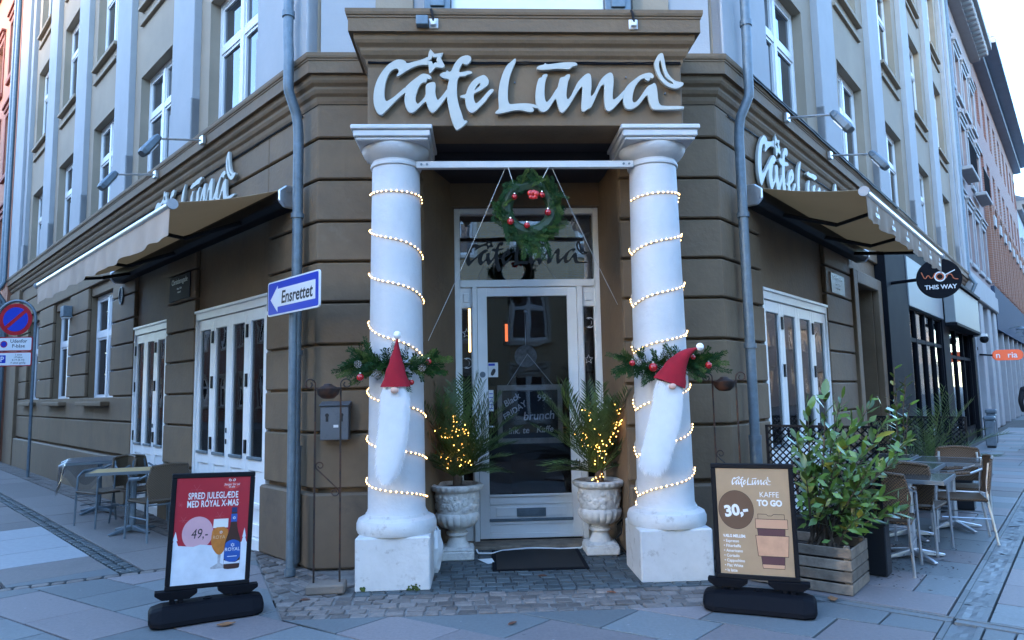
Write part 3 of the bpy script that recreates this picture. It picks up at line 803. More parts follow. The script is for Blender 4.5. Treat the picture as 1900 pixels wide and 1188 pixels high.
# entrance door ---------------------------------------------------------------
Y = 7.70
g = G()
g.box(-.265, -.205, Y, Y + .12, 0, 3.66); g.box(1.295, 1.355, Y, Y + .12, 0, 3.66); g.box(-.205, 1.295, Y, Y + .12, 3.595, 3.66); g.box(-.205, 1.295, Y - .02, Y + .12, 2.765, 2.845)
g.box(-.075, -.022, Y - .03, Y + .12, 0, 2.765); g.box(1.088, 1.15, Y - .03, Y + .12, 0, 2.765)
for a, b in ((-.205, -.075), (1.15, 1.295)):
    g.box(a, b, Y + .01, Y + .1, 2.54, 2.765); g.box(a, b, Y + .01, Y + .1, 0, .5); g.box(a + .035, b - .035, Y - .006, Y + .01, 2.60, 2.70)
    g.box(a, a + .014, Y + .01, Y + .1, .5, 2.54); g.box(b - .014, b, Y + .01, Y + .1, .5, 2.54)
dfr = g.build('entrance_frame', MT['joinery'], cafe, bevel=.005)
g = G(); g.box(-.2, 1.29, Y + .05, Y + .058, 2.85, 3.59); tp = g.build('transom_pane', MT['transomglass'], dfr)
for a, b in ((-.191, -.089), (1.164, 1.281)):
    g = G(); g.box(a, b, Y + .05, Y + .058, .5, 2.54); g.build('side_pane', MT['doorglass'], dfr)
g = G(); x0, x1 = -.018, 1.084; y0, y1 = Y - .004, Y + .05
g.box(x0, x0 + .105, y0, y1, .045, 2.758); g.box(x1 - .105, x1, y0, y1, .045, 2.758); g.box(x0 + .105, x1 - .105, y0, y1, 2.662, 2.758); g.box(x0 + .105, x1 - .105, y0, y1, .40, .50)
g.box(x0 + .105, x1 - .105, y0, y1, .045, .10); g.box(x0 + .105, x1 - .105, y0, y1, .19, .245); g.box(x0 + .105, x1 - .105, y0 + .012, y1, .1, .19); g.box(x0 + .105, x1 - .105, y0 + .012, y1, .245, .40)
g.box(x0 + .17, x1 - .17, y0 + .004, y0 + .012, .275, .37); g.box(x0 + .1, x1 - .1, y0 - .02, y0, .485, .51)
leaf = g.build('door_leaf', MT['joinery'], cafe, bevel=.004)
g = G(); g.box(x0 + .1, x1 - .1, y0 - .016, y0, .225, .255); g.build('kick_rail', MT['galv'], leaf, bevel=.004)
g = G(); g.box(x0 + .105, x1 - .105, Y + .02, Y + .028, .5, 2.662); g.build('pane', MT['doorglass'], leaf)
g = G(); g.box(.375, .69, y0 - .006, y0 + .003, .272, .36); g.box(.395, .67, y0 - .010, y0 - .006, .29, .342); g.build('letter_flap', MT['galv'], leaf, bevel=.003)
g = G(); g.box(.005, .062, y0 - .012, y0, 1.09, 1.365); g.tube([(.034, y0 - .012, 1.24), (.034, y0 - .06, 1.24), (.15, y0 - .065, 1.235)], .011); g.build('handle', MT['alu'], leaf, bevel=.003, smooth=True)
g = G(); g.tube([(.03, y0, 1.80), (.03, y0 - .012, 1.80)], .032, 20); g.build('lock', MT['galv'], leaf, smooth=True)
g = G(); g.box(-.26, 1.35, 7.40, 7.72, -.01, .028); g.build('threshold', MT['wood'], cafe, bevel=.006)
# columns ----------------------------------------------------------------------
COLS = [(-.742, 6.3), (1.637, 6.3)]
for cx, cy in COLS:
    g = G(); g.box(cx - .31, cx + .31, cy - .31, cy + .31, -.01, .425)
    root = g.build('column', MT['plinthwhite'], cafe, bevel=.012)
    prof = [(.335, .425), (.345, .45), (.345, .505), (.33, .54), (.295, .558), (.275, .562), (.268, .585)]
    g = G(); g.lathe(prof, 40, (cx, cy, 0)); g.build('base', MT['plinthwhite'], root, smooth=True)
    g = G(); H = [(.262, .585)] + [(.249 - .034 * ((z - .62) / 3.03) ** 1.25, z) for z in [.62 + 3.03 * i / 16 for i in range(17)]]
    g.lathe(H, 48, (cx, cy, 0)); g.build('shaft', MT['whitepaint'], root, smooth=True)
    g = G(); g.lathe([(.213, 3.64), (.229, 3.645), (.233, 3.66), (.229, 3.675), (.217, 3.68), (.217, 3.70), (.25, 3.72), (.285, 3.76), (.305, 3.80), (.305, 3.82)], 40, (cx, cy, 0)); g.build('echinus', MT['whitepaint'], root, smooth=True)
    g = G()
    for a, z0, z1 in ((.315, 3.82, 3.85), (.335, 3.85, 3.91), (.355, 3.91, 3.951)): g.box(cx - a, cx + a, cy - a, cy + a, z0, z1)
    g.build('abacus', MT['whitepaint'], root, bevel=.008)
# downpipes --------------------------------------------------------------------
for F, s, top in ((FL, .19, .17), (FR, .32, .34)):
    g = G(); r = .05
    pts = [F.p(top + .04, .23, 13.9), F.p(top + .03, .23, 5.2), F.p(top, .235, 5.0), F.p(top, .235, 4.70), F.p(top, .23, 4.62), F.p(s, .14, 4.42), F.p(s, .12, 4.32), F.p(s, .11, 4.2), F.p(s, .11, .9)]
    g.tube(pts, r, 14)
    g.tube([F.p(s, .11, 1.1), F.p(s, .11, .06), F.p(s, .15, .03)], r * 1.2, 14)
    for z in (1.08, 2.0, 3.35): g.tube([F.p(s, .11, z), F.p(s, .11, z + .05)], r * 1.28, 14)
    g.tube([F.p(top + .03, .23, 5.4), F.p(top + .03, .23, 5.46)], r * 1.25, 14)
    g.build('downpipe', MT['galv'], cafe, smooth=True)
# cable bundle under the cornice
g = G()
def sag(F, s0, s1, n, z, k=.0): return [F.p(s0 + (s1 - s0) * i / 40, n, z + random.uniform(-.006, .006)) for i in range(41)]
g.tube(sag(FL, .3, 16, .012, 4.46), .008, 5); g.tube(sag(FR, .3, 16, .012, 4.46), .008, 5)
g.tube([(x, 5.985, 4.535 + random.uniform(-.004, .004)) for x in [-.95 + 2.8 * i / 30 for i in range(31)]], .006, 5)
g.tube([(x, 5.98, 4.52 + random.uniform(-.003, .003)) for x in [-.95 + 2.8 * i / 30 for i in range(31)]], .006, 5)
g.tube(sag(FR, .5, 10, .185, 4.96), .012, 5); g.tube(sag(FR, .5, 8, .183, 4.93), .012, 5)
g.build('cable', MT['black'], cafe)

# ================================================================== LETTERING BOARDS "Cafe Luna"
K = 1836.7
def r2(l): return [(x + K, y) for x, y in l]
C_ = [(360,172),(420,172),(455,190),(470,218),(560,195),(650,170),(722,135),(735,180),(730,232),(640,225),(560,250),(480,290),(420,330),(370,365),(355,350),(385,320),(380,285),(355,270),(320,280),(280,310),(250,370),(225,440),(215,520),(213,590),(222,635),(240,658),(290,630),(350,585),(420,520),(460,490),(480,530),(440,560),(400,590),(350,640),(290,700),(240,755),(190,805),(165,805),(130,770),(105,710),(96,640),(98,560),(115,470),(150,380),(200,300),(260,230),(320,190)]
A_ = [(450,498),(520,430),(580,385),(640,340),(670,335),(720,345),(755,375),(740,395),(700,388),(690,435),(660,430),(630,450),(600,500),(575,570),(565,630),(575,670),(597,690),(640,650),(690,590),(690,500),(692,465),(720,445),(770,430),(795,440),(797,480),(790,530),(800,600),(820,648),(860,610),(900,560),(940,505),(950,590),(915,605),(890,650),(850,700),(800,760),(765,785),(740,770),(710,720),(695,650),(660,670),(620,710),(560,770),(520,787),(490,770),(460,720),(447,650),(452,590),(462,530)]
F_ = [(1045,985),(1020,965),(985,880),(960,780),(940,680),(930,600),(935,500),(950,440),(960,395),(900,388),(865,370),(848,345),(890,318),(925,318),(932,295),(955,318),(985,305),(1010,240),(1050,180),(1100,135),(1160,120),(1200,130),(1212,160),(1200,195),(1165,228),(1135,225),(1115,205),(1090,240),(1070,290),(1065,320),(1120,315),(1180,300),(1222,315),(1210,335),(1150,345),(1140,362),(1090,360),(1060,375),(1045,420),(1038,520),(1045,620),(1060,700),(1090,790),(1115,878),(1145,875),(1158,885),(1130,920)]
E_ = [(1078,600),(1100,585),(1150,575),(1165,520),(1200,450),(1260,390),(1330,355),(1365,352),(1400,390),(1410,430),(1395,470),(1340,510),(1280,545),(1235,560),(1230,610),(1240,660),(1260,685),(1300,655),(1360,590),(1400,540),(1435,512),(1465,515),(1455,545),(1410,590),(1370,650),(1310,710),(1250,770),(1210,787),(1175,770),(1150,720),(1140,650),(1138,615),(1100,615)]
EH = [(1238,538),(1275,508),(1310,475),(1318,445),(1300,440),(1275,465),(1250,505)]
L_ = [(1720,155),(1728,175),(1715,215),(1680,290),(1650,370),(1635,440),(1625,530),(1622,620),(1630,670),(1650,692),(1720,685),(1800,680),(1837,680),(1890,685),(1955,699),(1975,740),(1880,712),(1915,735),(1922,760),(1897,780),(1830,768),(1760,752),(1680,760),(1600,780),(1510,798),(1480,790),(1490,770),(1525,745),(1525,680),(1520,600),(1525,520),(1545,420),(1580,320),(1620,240),(1680,190)]
U_ = r2([(230,338),(253,342),(240,375),(225,420),(215,480),(210,560),(215,640),(235,672),(270,640),(310,585),(340,535),(375,490),(385,440),(400,385),(430,375),(455,370),(480,345),(512,340),(512,370),(495,400),(480,460),(468,530),(462,600),(480,642),(520,600),(560,520),(600,440),(650,385),(700,340),(735,330),(755,350),(760,420),(758,500),(745,560),(750,605),(790,570),(830,490),(870,410),(920,355),(975,320),(1005,325),(1020,370),(1018,450),(1005,540),(1000,610),(1010,645),(1060,610),(1110,560),(1150,520),(1150,600),(1110,620),(1080,660),(1030,715),(980,760),(945,770),(920,745),(910,700),(908,600),(912,520),(918,465),(890,455),(860,490),(820,570),(790,640),(745,730),(710,740),(680,765),(650,778),(638,740),(645,660),(655,560),(658,475),(630,490),(590,550),(540,630),(490,710),(440,770),(410,788),(385,770),(365,700),(350,620),(320,640),(290,690),(250,750),(205,780),(160,770),(125,720),(112,650),(112,570),(125,480),(145,410),(160,385),(190,380),(200,350)])
M_ = r2([(128,265),(165,240),(215,232),(230,210),(245,228),(330,220),(420,205),(540,200),(590,205),(605,230),(585,240),(545,245),(510,282),(440,275),(340,275),(240,288),(145,285)])
A2 = r2([(1125,610),(1145,522),(1200,455),(1270,400),(1340,350),(1420,325),(1465,325),(1490,350),(1490,380),(1460,385),(1440,370),(1450,395),(1435,418),(1400,405),(1390,380),(1350,390),(1300,435),(1260,500),(1235,580),(1228,640),(1240,672),(1275,670),(1320,620),(1370,550),(1420,480),(1470,460),(1500,440),(1520,480),(1528,560),(1530,640),(1545,690),(1580,715),(1830,712),(1830,745),(1600,752),(1500,752),(1465,745),(1440,700),(1425,640),(1415,580),(1390,590),(1350,640),(1300,700),(1240,740),(1190,750),(1150,735),(1132,690)])
MO = r2([(1590,92),(1610,95),(1620,130),(1630,210),(1640,280),(1670,350),(1720,405),(1770,430),(1830,435),(1840,455),(1820,475),(1770,505),(1720,505),(1650,480),(1590,430),(1540,350),(1515,270),(1508,200),(1530,160),(1560,110)])
MH = r2([(1580,165),(1562,190),(1555,240),(1570,320),(1610,390),(1660,440),(1715,460),(1730,445),(1700,420),(1650,390),(1620,330),(1605,260),(1590,200)])
ST = [(745,60),(790,112),(885,98),(860,155),(905,250),(885,270),(800,262),(745,332),(730,325),(725,240),(712,188),(722,130),(730,90)]
SH = [(765,130),(785,150),(830,140),(815,180),(840,215),(800,210),(770,235),(760,200),(712,185),(750,170)]
LUNA = [('letter', [C_]), ('letter', [A_]), ('letter', [F_]), ('letter', [E_, EH]), ('letter', [L_]), ('letter', [U_]), ('macron', [M_]), ('letter', [A2]), ('moon', [MO, MH]), ('star', [ST, SH])]
def dsg(p, sc=1.):      # design units -> metres, origin at the lower left of the board
    return ((p[0] / 6.333 - 3) * .004863 * sc, (145 - p[1] / 6.333) * .00502 * sc)
def luna_meshes(sc, ext, bev):
    out = []
    for nm, loops in LUNA:
        out.append((nm, curve_mesh(nm, [chaikin([dsg(p, sc) for p in lp], 1 if nm not in ('star',) else 0) for lp in loops], ext, bev)))
    return out
def luna_sign(name, label, M, sc=1.):
    t = thing(name, label, 'sign', M.translation, local=False, group='cream lettering boards on the facade')
    for i, (nm, me) in enumerate(luna_meshes(sc, .014, .003)):
        put(nm, me, t, MT['sign'], M @ Matrix.Translation((0, 0, .036 + (.0012 * i))))
    g = G()
    for x, y in ((.35, .5), (.9, .35), (1.3, .4), (1.9, .3), (2.3, .45), (2.65, .3)):
        p = M @ Vector((x * sc, y * sc, -.002)); q = M @ Vector((x * sc, y * sc, .025)); 
        g.tube([p, q], .006, 6)
    g.build('stand_off', MT['galv'], t)
    return t
luna_sign('cafe_sign', 'large cream cut-out Cafe Luna lettering over the white columns of the entrance', FC.t(-.953, -5.998, 3.945))
luna_sign('cafe_sign', 'cream cut-out lettering on the left street side, mostly hidden behind the pale awning', FL.t(5.05, 0.002, 3.81), 1.13)
luna_sign('cafe_sign', 'cream cut-out lettering above the right awning with only its first letters showing', FR.t(.93, .002, 3.76), 1.25)

# ================================================================== LAMPS, AWNINGS, SMALL FITTINGS
def floodlight(F, s, label, yaw):
    t = thing('floodlight', label, 'floodlight', F.p(s, .17, 4.75), local=False, group='floodlights on arms over the lettering')
    g = G(); g.fb(F, s - .05, s + .05, .15, .205, 4.76, 4.87); g.build('wall_plate', MT['alu'], t, bevel=.01)
    a, b = F.p(s, .20, 4.81), F.p(s - .03, .72, 4.70)
    g = G(); g.tube([a, b], .014, 8); g.build('arm', MT['alu'], t, smooth=True)
    d = (F.p(s - .05, .86, 4.50) - b).normalized()
    g = G()
    side = F.d; up = d.cross(side).normalized()
    rings = []
    for k, (l, w, h) in enumerate(((-.05, .03, .03), (0, .055, .045), (.03, .06, .05), (.06, .085, .05), (.24, .095, .055), (.29, .07, .04))):
        c = b + d * l
        rings.append([c + side * (w * x) + up * (h * y) for x, y in ((-1, -.6), (-.6, -1), (.6, -1), (1, -.6), (1, .6), (.6, 1), (-.6, 1), (-1, .6))])
    g.loft(rings); g.build('lamp_head', MT['galv'], t, bevel=.004)
    g = G(); c0 = b + d * .07; c1 = b + d * .23
    u2 = -up * .058 if (up.dot(F.n) > 0) else up * .058
    g.hexa([c0 + side * .06 + u2, c0 - side * .06 + u2, c1 - side * .07 + u2, c1 + side * .07 + u2, c0 + side * .06 + u2 * .8, c0 - side * .06 + u2 * .8, c1 - side * .07 + u2 * .8, c1 + side * .07 + u2 * .8])
    g.build('lens', MT['alu'], t)
floodlight(FL, 2.63, 'grey floodlight on an arm over the left lettering, nearer the corner', 0)
floodlight(FL, 4.44, 'grey floodlight on an arm on the left facade, farther from the corner', 0)
floodlight(FR, 1.72, 'grey floodlight on an arm on the right facade, nearer the corner', 0)
floodlight(FR, 3.54, 'grey floodlight on an arm on the right facade, farther from the corner', 0)
for x, lab, boxed in ((-.36, 'white lamp bracket with junction box on the cornice above the left column', 1), (1.40, 'white lamp bracket without a box on the cornice above the right column', 0)):
    t = thing('lamp_bracket', lab, 'bracket', (x, 5.85, 4.76), local=False)
    y = 5.852
    g = G(); g.box(x - .04, x + .04, y - .012, y - .001, 4.775, 4.865); g.box(x - .025, x + .025, y - .05, y - .012, 4.79, 4.84); g.build('plate', MT['white'], t, bevel=.004)
    g = G(); g.tube([(x, y - .04, 4.82), (x - .01, y - .05, 4.88), (x - .02, y - .045, 4.93)], .012, 8); g.build('cable_stub', MT['black'], t, smooth=True)
    if boxed:
        g = G(); g.box(x - .15, x - .045, y - .07, y - .001, 4.78, 4.865); g.build('junction_box', MT['galv'], t, bevel=.006)

def awning(F, s0, s1, out, zb, zf, fabric, valm, label, ads=False, vh=.26):
    t = thing('awning', label, 'awning', F.p((s0 + s1) / 2, 0, zb), local=False, group='awnings over the folding doors')
    g = G()
    ring = lambda s: [F.p(s, n, zb + z) for n, z in ((.0, -.11), (.14, -.11), (.19, -.06), (.19, .04), (.13, .10), (.02, .11))]
    g.loft([ring(s0 - .05), ring(s1 + .05)]); g.build('cassette', MT['black'], t, bevel=.01)
    for s in (s0 - .085, s1 + .05):
        g = G(); g.loft([[F.p(s + k, n, zb + z) for n, z in ((-.0, -.12), (.15, -.12), (.21, -.06), (.21, .05), (.13, .115), (0, .12))] for k in (0, .035)]); g.build('end_cap', MT['alu'], t, bevel=.012)
    g = G(); NS, NO = 40, 6; rows = []
    for th in (0, .004):
        vv = []
        for i in range(NO + 1):
            f = i / NO; n = .12 + (out - .12) * f
            vv.append([F.p(s0 + (s1 - s0) * j / NS, n, zb + .09 + (zf + .02 - zb - .09) * f - .03 * sin(pi * f) + th) for j in range(NS + 1)])
        g.loft(vv, cyc=False, cap=False)
    g.build('canopy', fabric, t, smooth=True, recalc=False)
    g = G(); g.tube([F.p(s0 - .02, out, zf), F.p(s1 + .02, out, zf)], .032, 12); g.build('front_bar', MT['alu'], t, smooth=True)
    for q in (s0 - .05, s1 + .02):
        g = G(); g.tube([F.p(q, out, zf), F.p(q + .03, out, zf)], .05, 14); g.build('bar_cap', MT['pilaster'], t, smooth=True)
    g = G(); NS = 90
    for th in (0, .003):
        rows = []
        for k in range(4):
            f = k / 3
            rows.append([F.p(s0 + (s1 - s0) * j / NS, out + .005 + th + f * (.012 * sin(j * .9) + .01 * sin(j * .31 + 1)), zf - .025 - f * (vh + .014 * sin(j * pi / 6))) for j in range(NS + 1)])
        g.loft(rows, cyc=False, cap=False)
    val = g.build('valance', valm, t, smooth=True, recalc=False)
    W = s1 - s0
    for fr in (.16, .52, .86):
        s = s0 + W * fr; e = s + (.42 if fr < .8 else -.42)
        for a, b, r in ((F.p(s, .16, zb - .08), F.p(e, .62, (zb + zf) / 2 - .12), .026), (F.p(e, .62, (zb + zf) / 2 - .12), F.p(s + .05, out - .03, zf - .03), .022)):
            g = G(); g.tube([a, b], r, 8); g.build('folding_arm', MT['black'], t, smooth=True)
    if ads:
        for i in range(6):
            s = s0 + .35 + i * (W - .7) / 5
            put('lettering', text_mesh('KLARA', .055, .0008, bold=.002), val, MT['white'], F.t(s, out + .03, zf - .20))
            g = G(); P = F.t(s, out + .03, zf - .11)
            g.prism(star(.03, .012, 6), -.001, .001, P); g.build('emblem', MT['white'], val)
    return t
aw1 = awning(FL, .48, 6.45, 1.2, 3.62, 3.36, MT['awning'], MT['valance'], 'tan awning with plain pale valance over the left folding doors')
aw2 = awning(FR, .72, 5.25, 1.18, 3.66, 3.49, MT['awning'], pmat('brown_valance', (.27, .19, .13), .85, var=.08), 'tan awning with white print on its brown valance on the right side', True, .24)

def plaque(F, s0, s1, z0, z1, mat, lines, label, n=.001):
    t = thing('street_name_plate', label, 'sign', F.p((s0 + s1) / 2, 0, z0), local=False)
    g = G(); g.fb(F, s0, s1, n, n + .012, z0, z1); g.build('plate', mat, t, bevel=.003)
    z = z1 - .02
    for body, size in lines:
        z -= size * .85
        put('lettering', text_mesh(body, size, .0006), t, MT['white'] if mat is not MT['paper'] else MT['ink'], F.t((s0 + s1) / 2, n + .0135, z)); z -= size * .45
plaque(FL, 3.42, 4.22, 2.94, 3.28, pmat('dark_blue_plate', (.006, .007, .018), .7, spec=.15), [('Christiansgade', .105), ('Matr. 312 b', .04), ('Aarhus C', .035)], 'dark street name plate on the brown pier between the left doors')
plaque(FR, 3.82, 4.52, 2.93, 3.22, pmat('grey_plate', (.17, .18, .20), .45), [('Sankt Clemens', .08), ('gade 12 - 18', .05), ('gl. Torvegade', .04)], 'grey street name plate on the brown pier beside the right doors')

# vents, switch box, mailbox, menu case
t = thing('vent_grille', 'oval louvred vent high on the brown pier under the left awning end', 'vent', FL.p(6.6, 0, 3.3), local=False)
P = FL.t(6.6, .002, 3.32)
me = curve_mesh('grille_ring', [disc(.11, 28, ry=.15), disc(.09, 28, ry=.13)], .012); put('grille_ring', me, t, MT['galv'], P @ Matrix.Translation((0, 0, .012)))
for k in range(8):
    y = -.11 + k * .031; w = .09 * sqrt(max(0, 1 - (y / .13) ** 2))
    g = G(); g.box(-w, w, y - .005, y + .009, 0, .01, P); g.build('louvre', MT['galv'], t)
t = thing('wall_lamp', 'small grey box lamp on the brown wall between two left windows', 'lamp', FL.p(10.2, 0, 3.35), local=False)
g = G(); g.fb(FL, 10.05, 10.35, .002, .16, 3.28, 3.5); g.build('housing', MT['galv'], t, bevel=.01)
g = G(); g.fb(FL, 10.08, 10.32, .02, .14, 3.255, 3.279); g.build('diffuser', MT['white'], t)
t = thing('letterbox', 'scratched grey metal letterbox on the brown pier left of the entrance', 'letterbox', (-1.37, 6.7, 1.19), local=False)
g = G(); g.box(-1.50, -1.235, 6.69, 6.799, 1.19, 1.50); g.prism([(6.69, 1.50), (6.80, 1.50), (6.80, 1.55), (6.665, 1.515)], -1.51, -1.225, Matrix(((0, 0, 1, 0), (1, 0, 0, 0), (0, 1, 0, 0), (0, 0, 0, 1))))
g.build('box', pmat('grey_steel', (.15, .165, .185), .4, metal=.5, var=.12, stain=.4, stcol=(.05, .05, .05), sscale=14), t, bevel=.005)
for x in (-1.435, -1.30):
    g = G(); g.tube([(x, 6.69, 1.42), (x, 6.684, 1.42)], .018, 12); g.box(x - .012, x + .012, 6.685, 6.6895, 1.36, 1.42); g.build('torn_sticker', MT['ink'], t)
g = G(); g.box(-1.375, -1.33, 6.686, 6.6895, 1.305, 1.33); g.build('sticker_scrap', MT['white'], t)
t = thing('menu_case', 'narrow white framed menu case behind the left column', 'menu', (-.50, 6.86, 1.76), local=False)
g = G()
Mx = Matrix.Translation((-.42, 7.24, 0)) @ Matrix.Rotation(atan2(.79, .24), 4, 'Z')
g.box(-.22, .22, .002, .03, 1.74, 2.18, Mx); g.build('case', MT['white'], t, bevel=.004)
g = G(); g.box(-.19, .19, -.002, .002, 1.77, 2.15, Mx); g.build('sheet', MT['paper'], t)

# ================================================================== COLUMN DECORATION
def col_r(z): return .249 - .034 * (max(0, (z - .62)) / 3.03) ** 1.25
bulb_me = None
def bulb_mesh(r, mat):
    g = G(); g.ball((0, 0, 0), r, 6); me = bpy.data.meshes.new('bulb'); g.bm.to_mesh(me); g.bm.free(); me.materials.append(mat)
    for f in me.polygons: f.use_smooth = True
    return me
BM1 = bulb_mesh(.0078, MT['bulb'])
def rope_light(cx, cy, passes, label, sgn):
    t = thing('rope_light', label, 'lights', (cx, cy, .6), local=False, group='warm light ropes wound round the columns')
    pts = []; bul = []
    # visible pass from the left flank (a = 180+25) to the right flank; angle measured from +x, front is -90 deg
    for i, (zl, zr) in enumerate(passes):
        for k in range(25):
            f = k / 24; a = rad(192 + 156 * f); z = zl + (zr - zl) * (f + .06 * sin(2 * pi * f))
            r = col_r(z) + .010; p = Vector((cx + r * cos(a), cy + r * sin(a), z)); pts.append(p)
        if i + 1 < len(passes):
            zn = passes[i + 1][0]
            for k in range(1, 12):
                f = k / 12; a = rad(348 + 204 * f); z = zr + (zn - zr) * f; r = col_r(z) + .010
                pts.append(Vector((cx + r * cos(a), cy + r * sin(a), z)))
    g = G(); g.tube(pts, .0065, 6); g.build('rope', MT['ropelight'], t, smooth=True)
    acc = 0; nxt = .02
    for a, b in zip(pts, pts[1:]):
        l = (b - a).length
        while nxt < acc + l:
            p = a.lerp(b, (nxt - acc) / l)
            if p.y < cy + .06:
                d = Vector((p.x - cx, p.y - cy, 0)).normalized() * .006
                put('bulb', BM1, t, M=Matrix.Translation(p + d))
            nxt += .046
        acc += l
rope_light(*COLS[0], [(3.40, 3.38), (3.07, 2.85), (2.68, 2.45), (2.24, 1.91), (1.63, 1.42), (1.22, 1.05), (0.86, 0.72), (0.55, 0.57)], 'warm light rope winding down the left column', 1)
rope_light(*COLS[1], [(3.33, 3.39), (2.83, 3.02), (2.35, 2.57), (1.93, 2.13), (1.42, 1.65), (1.01, 1.29), (0.67, 0.91), (0.56, 0.56)], 'warm light rope winding up the right column', -1)

# sprig meshes shared by wreath and swags
SPR = []
rs = random.Random(3)
for v in range(5):
    g = G(); L = .17 + .03 * v
    g.tube([(0, 0, 0), (L * .5, 0, .01), (L, 0, -.005)], [.003, .0025, .001], 4)
    n = 15
    for i in range(n):
        f = .08 + .92 * i / n
        for sd in (-1, 1):
            b = Vector((L * f, 0, .008 * sin(pi * f)))
            l = (.062 * (1 - .55 * f)) * rs.uniform(.7, 1.2)
            tip = b + Vector((l * .8, sd * l * rs.uniform(.55, .95), rs.uniform(-.4, .5) * l))
            mid = b.lerp(tip, .5); w = Vector((-.0035 * sd, .0035, 0)) * 1.3
            g.face([b, mid + w, tip, mid - w])
            for q in (.45, .75):
                c = b.lerp(tip, q); t2 = c + Vector((l * .28, -sd * l * .12 + sd * .012, rs.uniform(-.012, .012)))
                g.face([c, c.lerp(t2, .5) + Vector((0, .003, .001)), t2, c.lerp(t2, .5) - Vector((0, .003, .001))])
    me = bpy.data.meshes.new('sprig'); g.bm.to_mesh(me); g.bm.free()
    me.materials.append(pmat('conifer_green_%d' % v, ((.012, .044, .010), (.018, .054, .009), (.010, .038, .010), (.045, .075, .014), (.018, .048, .014))[v], .65, var=.35, vs_=25, spec=.15)); SPR.append(me)
def put_sprig(parent, p, d, up=None, sc=1.):
    d = Vector(d).normalized(); u = Vector(up) if up else Vector((rs.uniform(-.5, .5), -1, rs.uniform(-.5, .5)))
    y = u.cross(d)
    if y.length < 1e-3: y = d.orthogonal()
    y.normalize(); z = d.cross(y)
    M = Matrix.Identity(4)
    for i, v in enumerate((d, y, z)):
        for r in range(3): M[r][i] = v[r] * sc
    M.translation = p
    put('sprig', rs.choice(SPR), parent, M=M)
def bauble(parent, p, r):
    g = G(); g.ball(p, r, 16); b = g.build('bauble', MT['bauble'], parent, smooth=True)
    g = G(); g.tube([Vector(p) + Vector((0, -.1 * r, r * .95)), Vector(p) + Vector((0, -.1 * r, r * 1.3))], r * .25, 8); g.build('bauble_cap', MT['alu'], b)
CONE = pmat('frosted_pine_cone', (.20, .15, .11), .8, var=.3, vs_=60, stain=.9, stcol=(.6, .6, .6), sscale=60, thr=(.5, .6))
def pinecone(parent, p, r):
    g = G(); p = Vector(p)
    for k in range(5):
        for j in range(8):
            a = 2 * pi * j / 8 + k * .4; rr = r * sin(pi * (k + .8) / 6); y = -r * cos(pi * (k + .8) / 6)
            c = p + Vector((rr * cos(a), y, rr * sin(a))); o = (c - p).normalized()
            t = o.orthogonal().normalized(); w = o.cross(t)
            g.face([c - t * r * .28, c + w * r * .22 + o * r * .1, c + t * r * .28, c - w * r * .22 + o * r * .12])
    g.build('pine_cone', CONE, parent)
def swag(cx, cy, x0, x1, zc, label, baubles, cones):
    t = thing('conifer_swag', label, 'swag', (cx, cy - .3, zc), local=False, group='conifer swags tied to the columns')
    for i in range(84):
        f = rs.random(); x = x0 + (x1 - x0) * f
        a = (x - cx); yy = cy - sqrt(max(.0, .30 ** 2 - min(a * a, .06))) - rs.uniform(0, .05) + (.04 if abs(a) < .12 else 0)
        z = zc + rs.uniform(-.05, .05) + .05 * abs(f - .5) - .03
        d = Vector((a * 2.4 + rs.uniform(-.8, .8), -.25 + rs.uniform(-.3, .2), rs.uniform(-.75, .8)))
        put_sprig(t, Vector((x, yy, z)), d, sc=rs.uniform(.6, .92))
    for k in range(8):
        sx = x0 if k % 2 else x1
        put_sprig(t, Vector((sx, cy - .24, zc + rs.uniform(-.05, .05))), (((-1 if k % 2 else 1)), -.1, rs.uniform(-.5, .4)), sc=.85)
    g = G(); g.tube([(cx + .29 * cos(rad(q)), cy + .29 * sin(rad(q)), zc) for q in range(0, 360, 15)], .012, 6, True); g.build('wire_hoop', MT['bark'], t)
    for p, r in baubles: bauble(t, p, r)
    for p, r in cones: pinecone(t, p, r)
    return t
swag(COLS[0][0], COLS[0][1], -1.02, -.45, 1.86, 'conifer swag with red baubles and cones on the left column', [((-1.0, 5.93, 1.75), .032), ((-.43, 5.92, 1.87), .026), ((-.575, 5.93, 1.70), .024)], [((-1.02, 5.93, 1.86), .03), ((-.86, 5.93, 1.77), .034), ((-.48, 5.91, 1.82), .028)])
swag(COLS[1][0], COLS[1][1], 1.33, 1.96, 1.83, 'conifer swag with red baubles and cones on the right column', [((1.30, 5.93, 1.83), .027), ((1.475, 5.92, 1.79), .038), ((1.965, 5.95, 1.80), .03), ((1.83, 5.94, 1.87), .022)], [((1.35, 5.92, 1.84), .03), ((1.57, 5.91, 1.75), .032)])
for z in (1.86, 1.83): pass

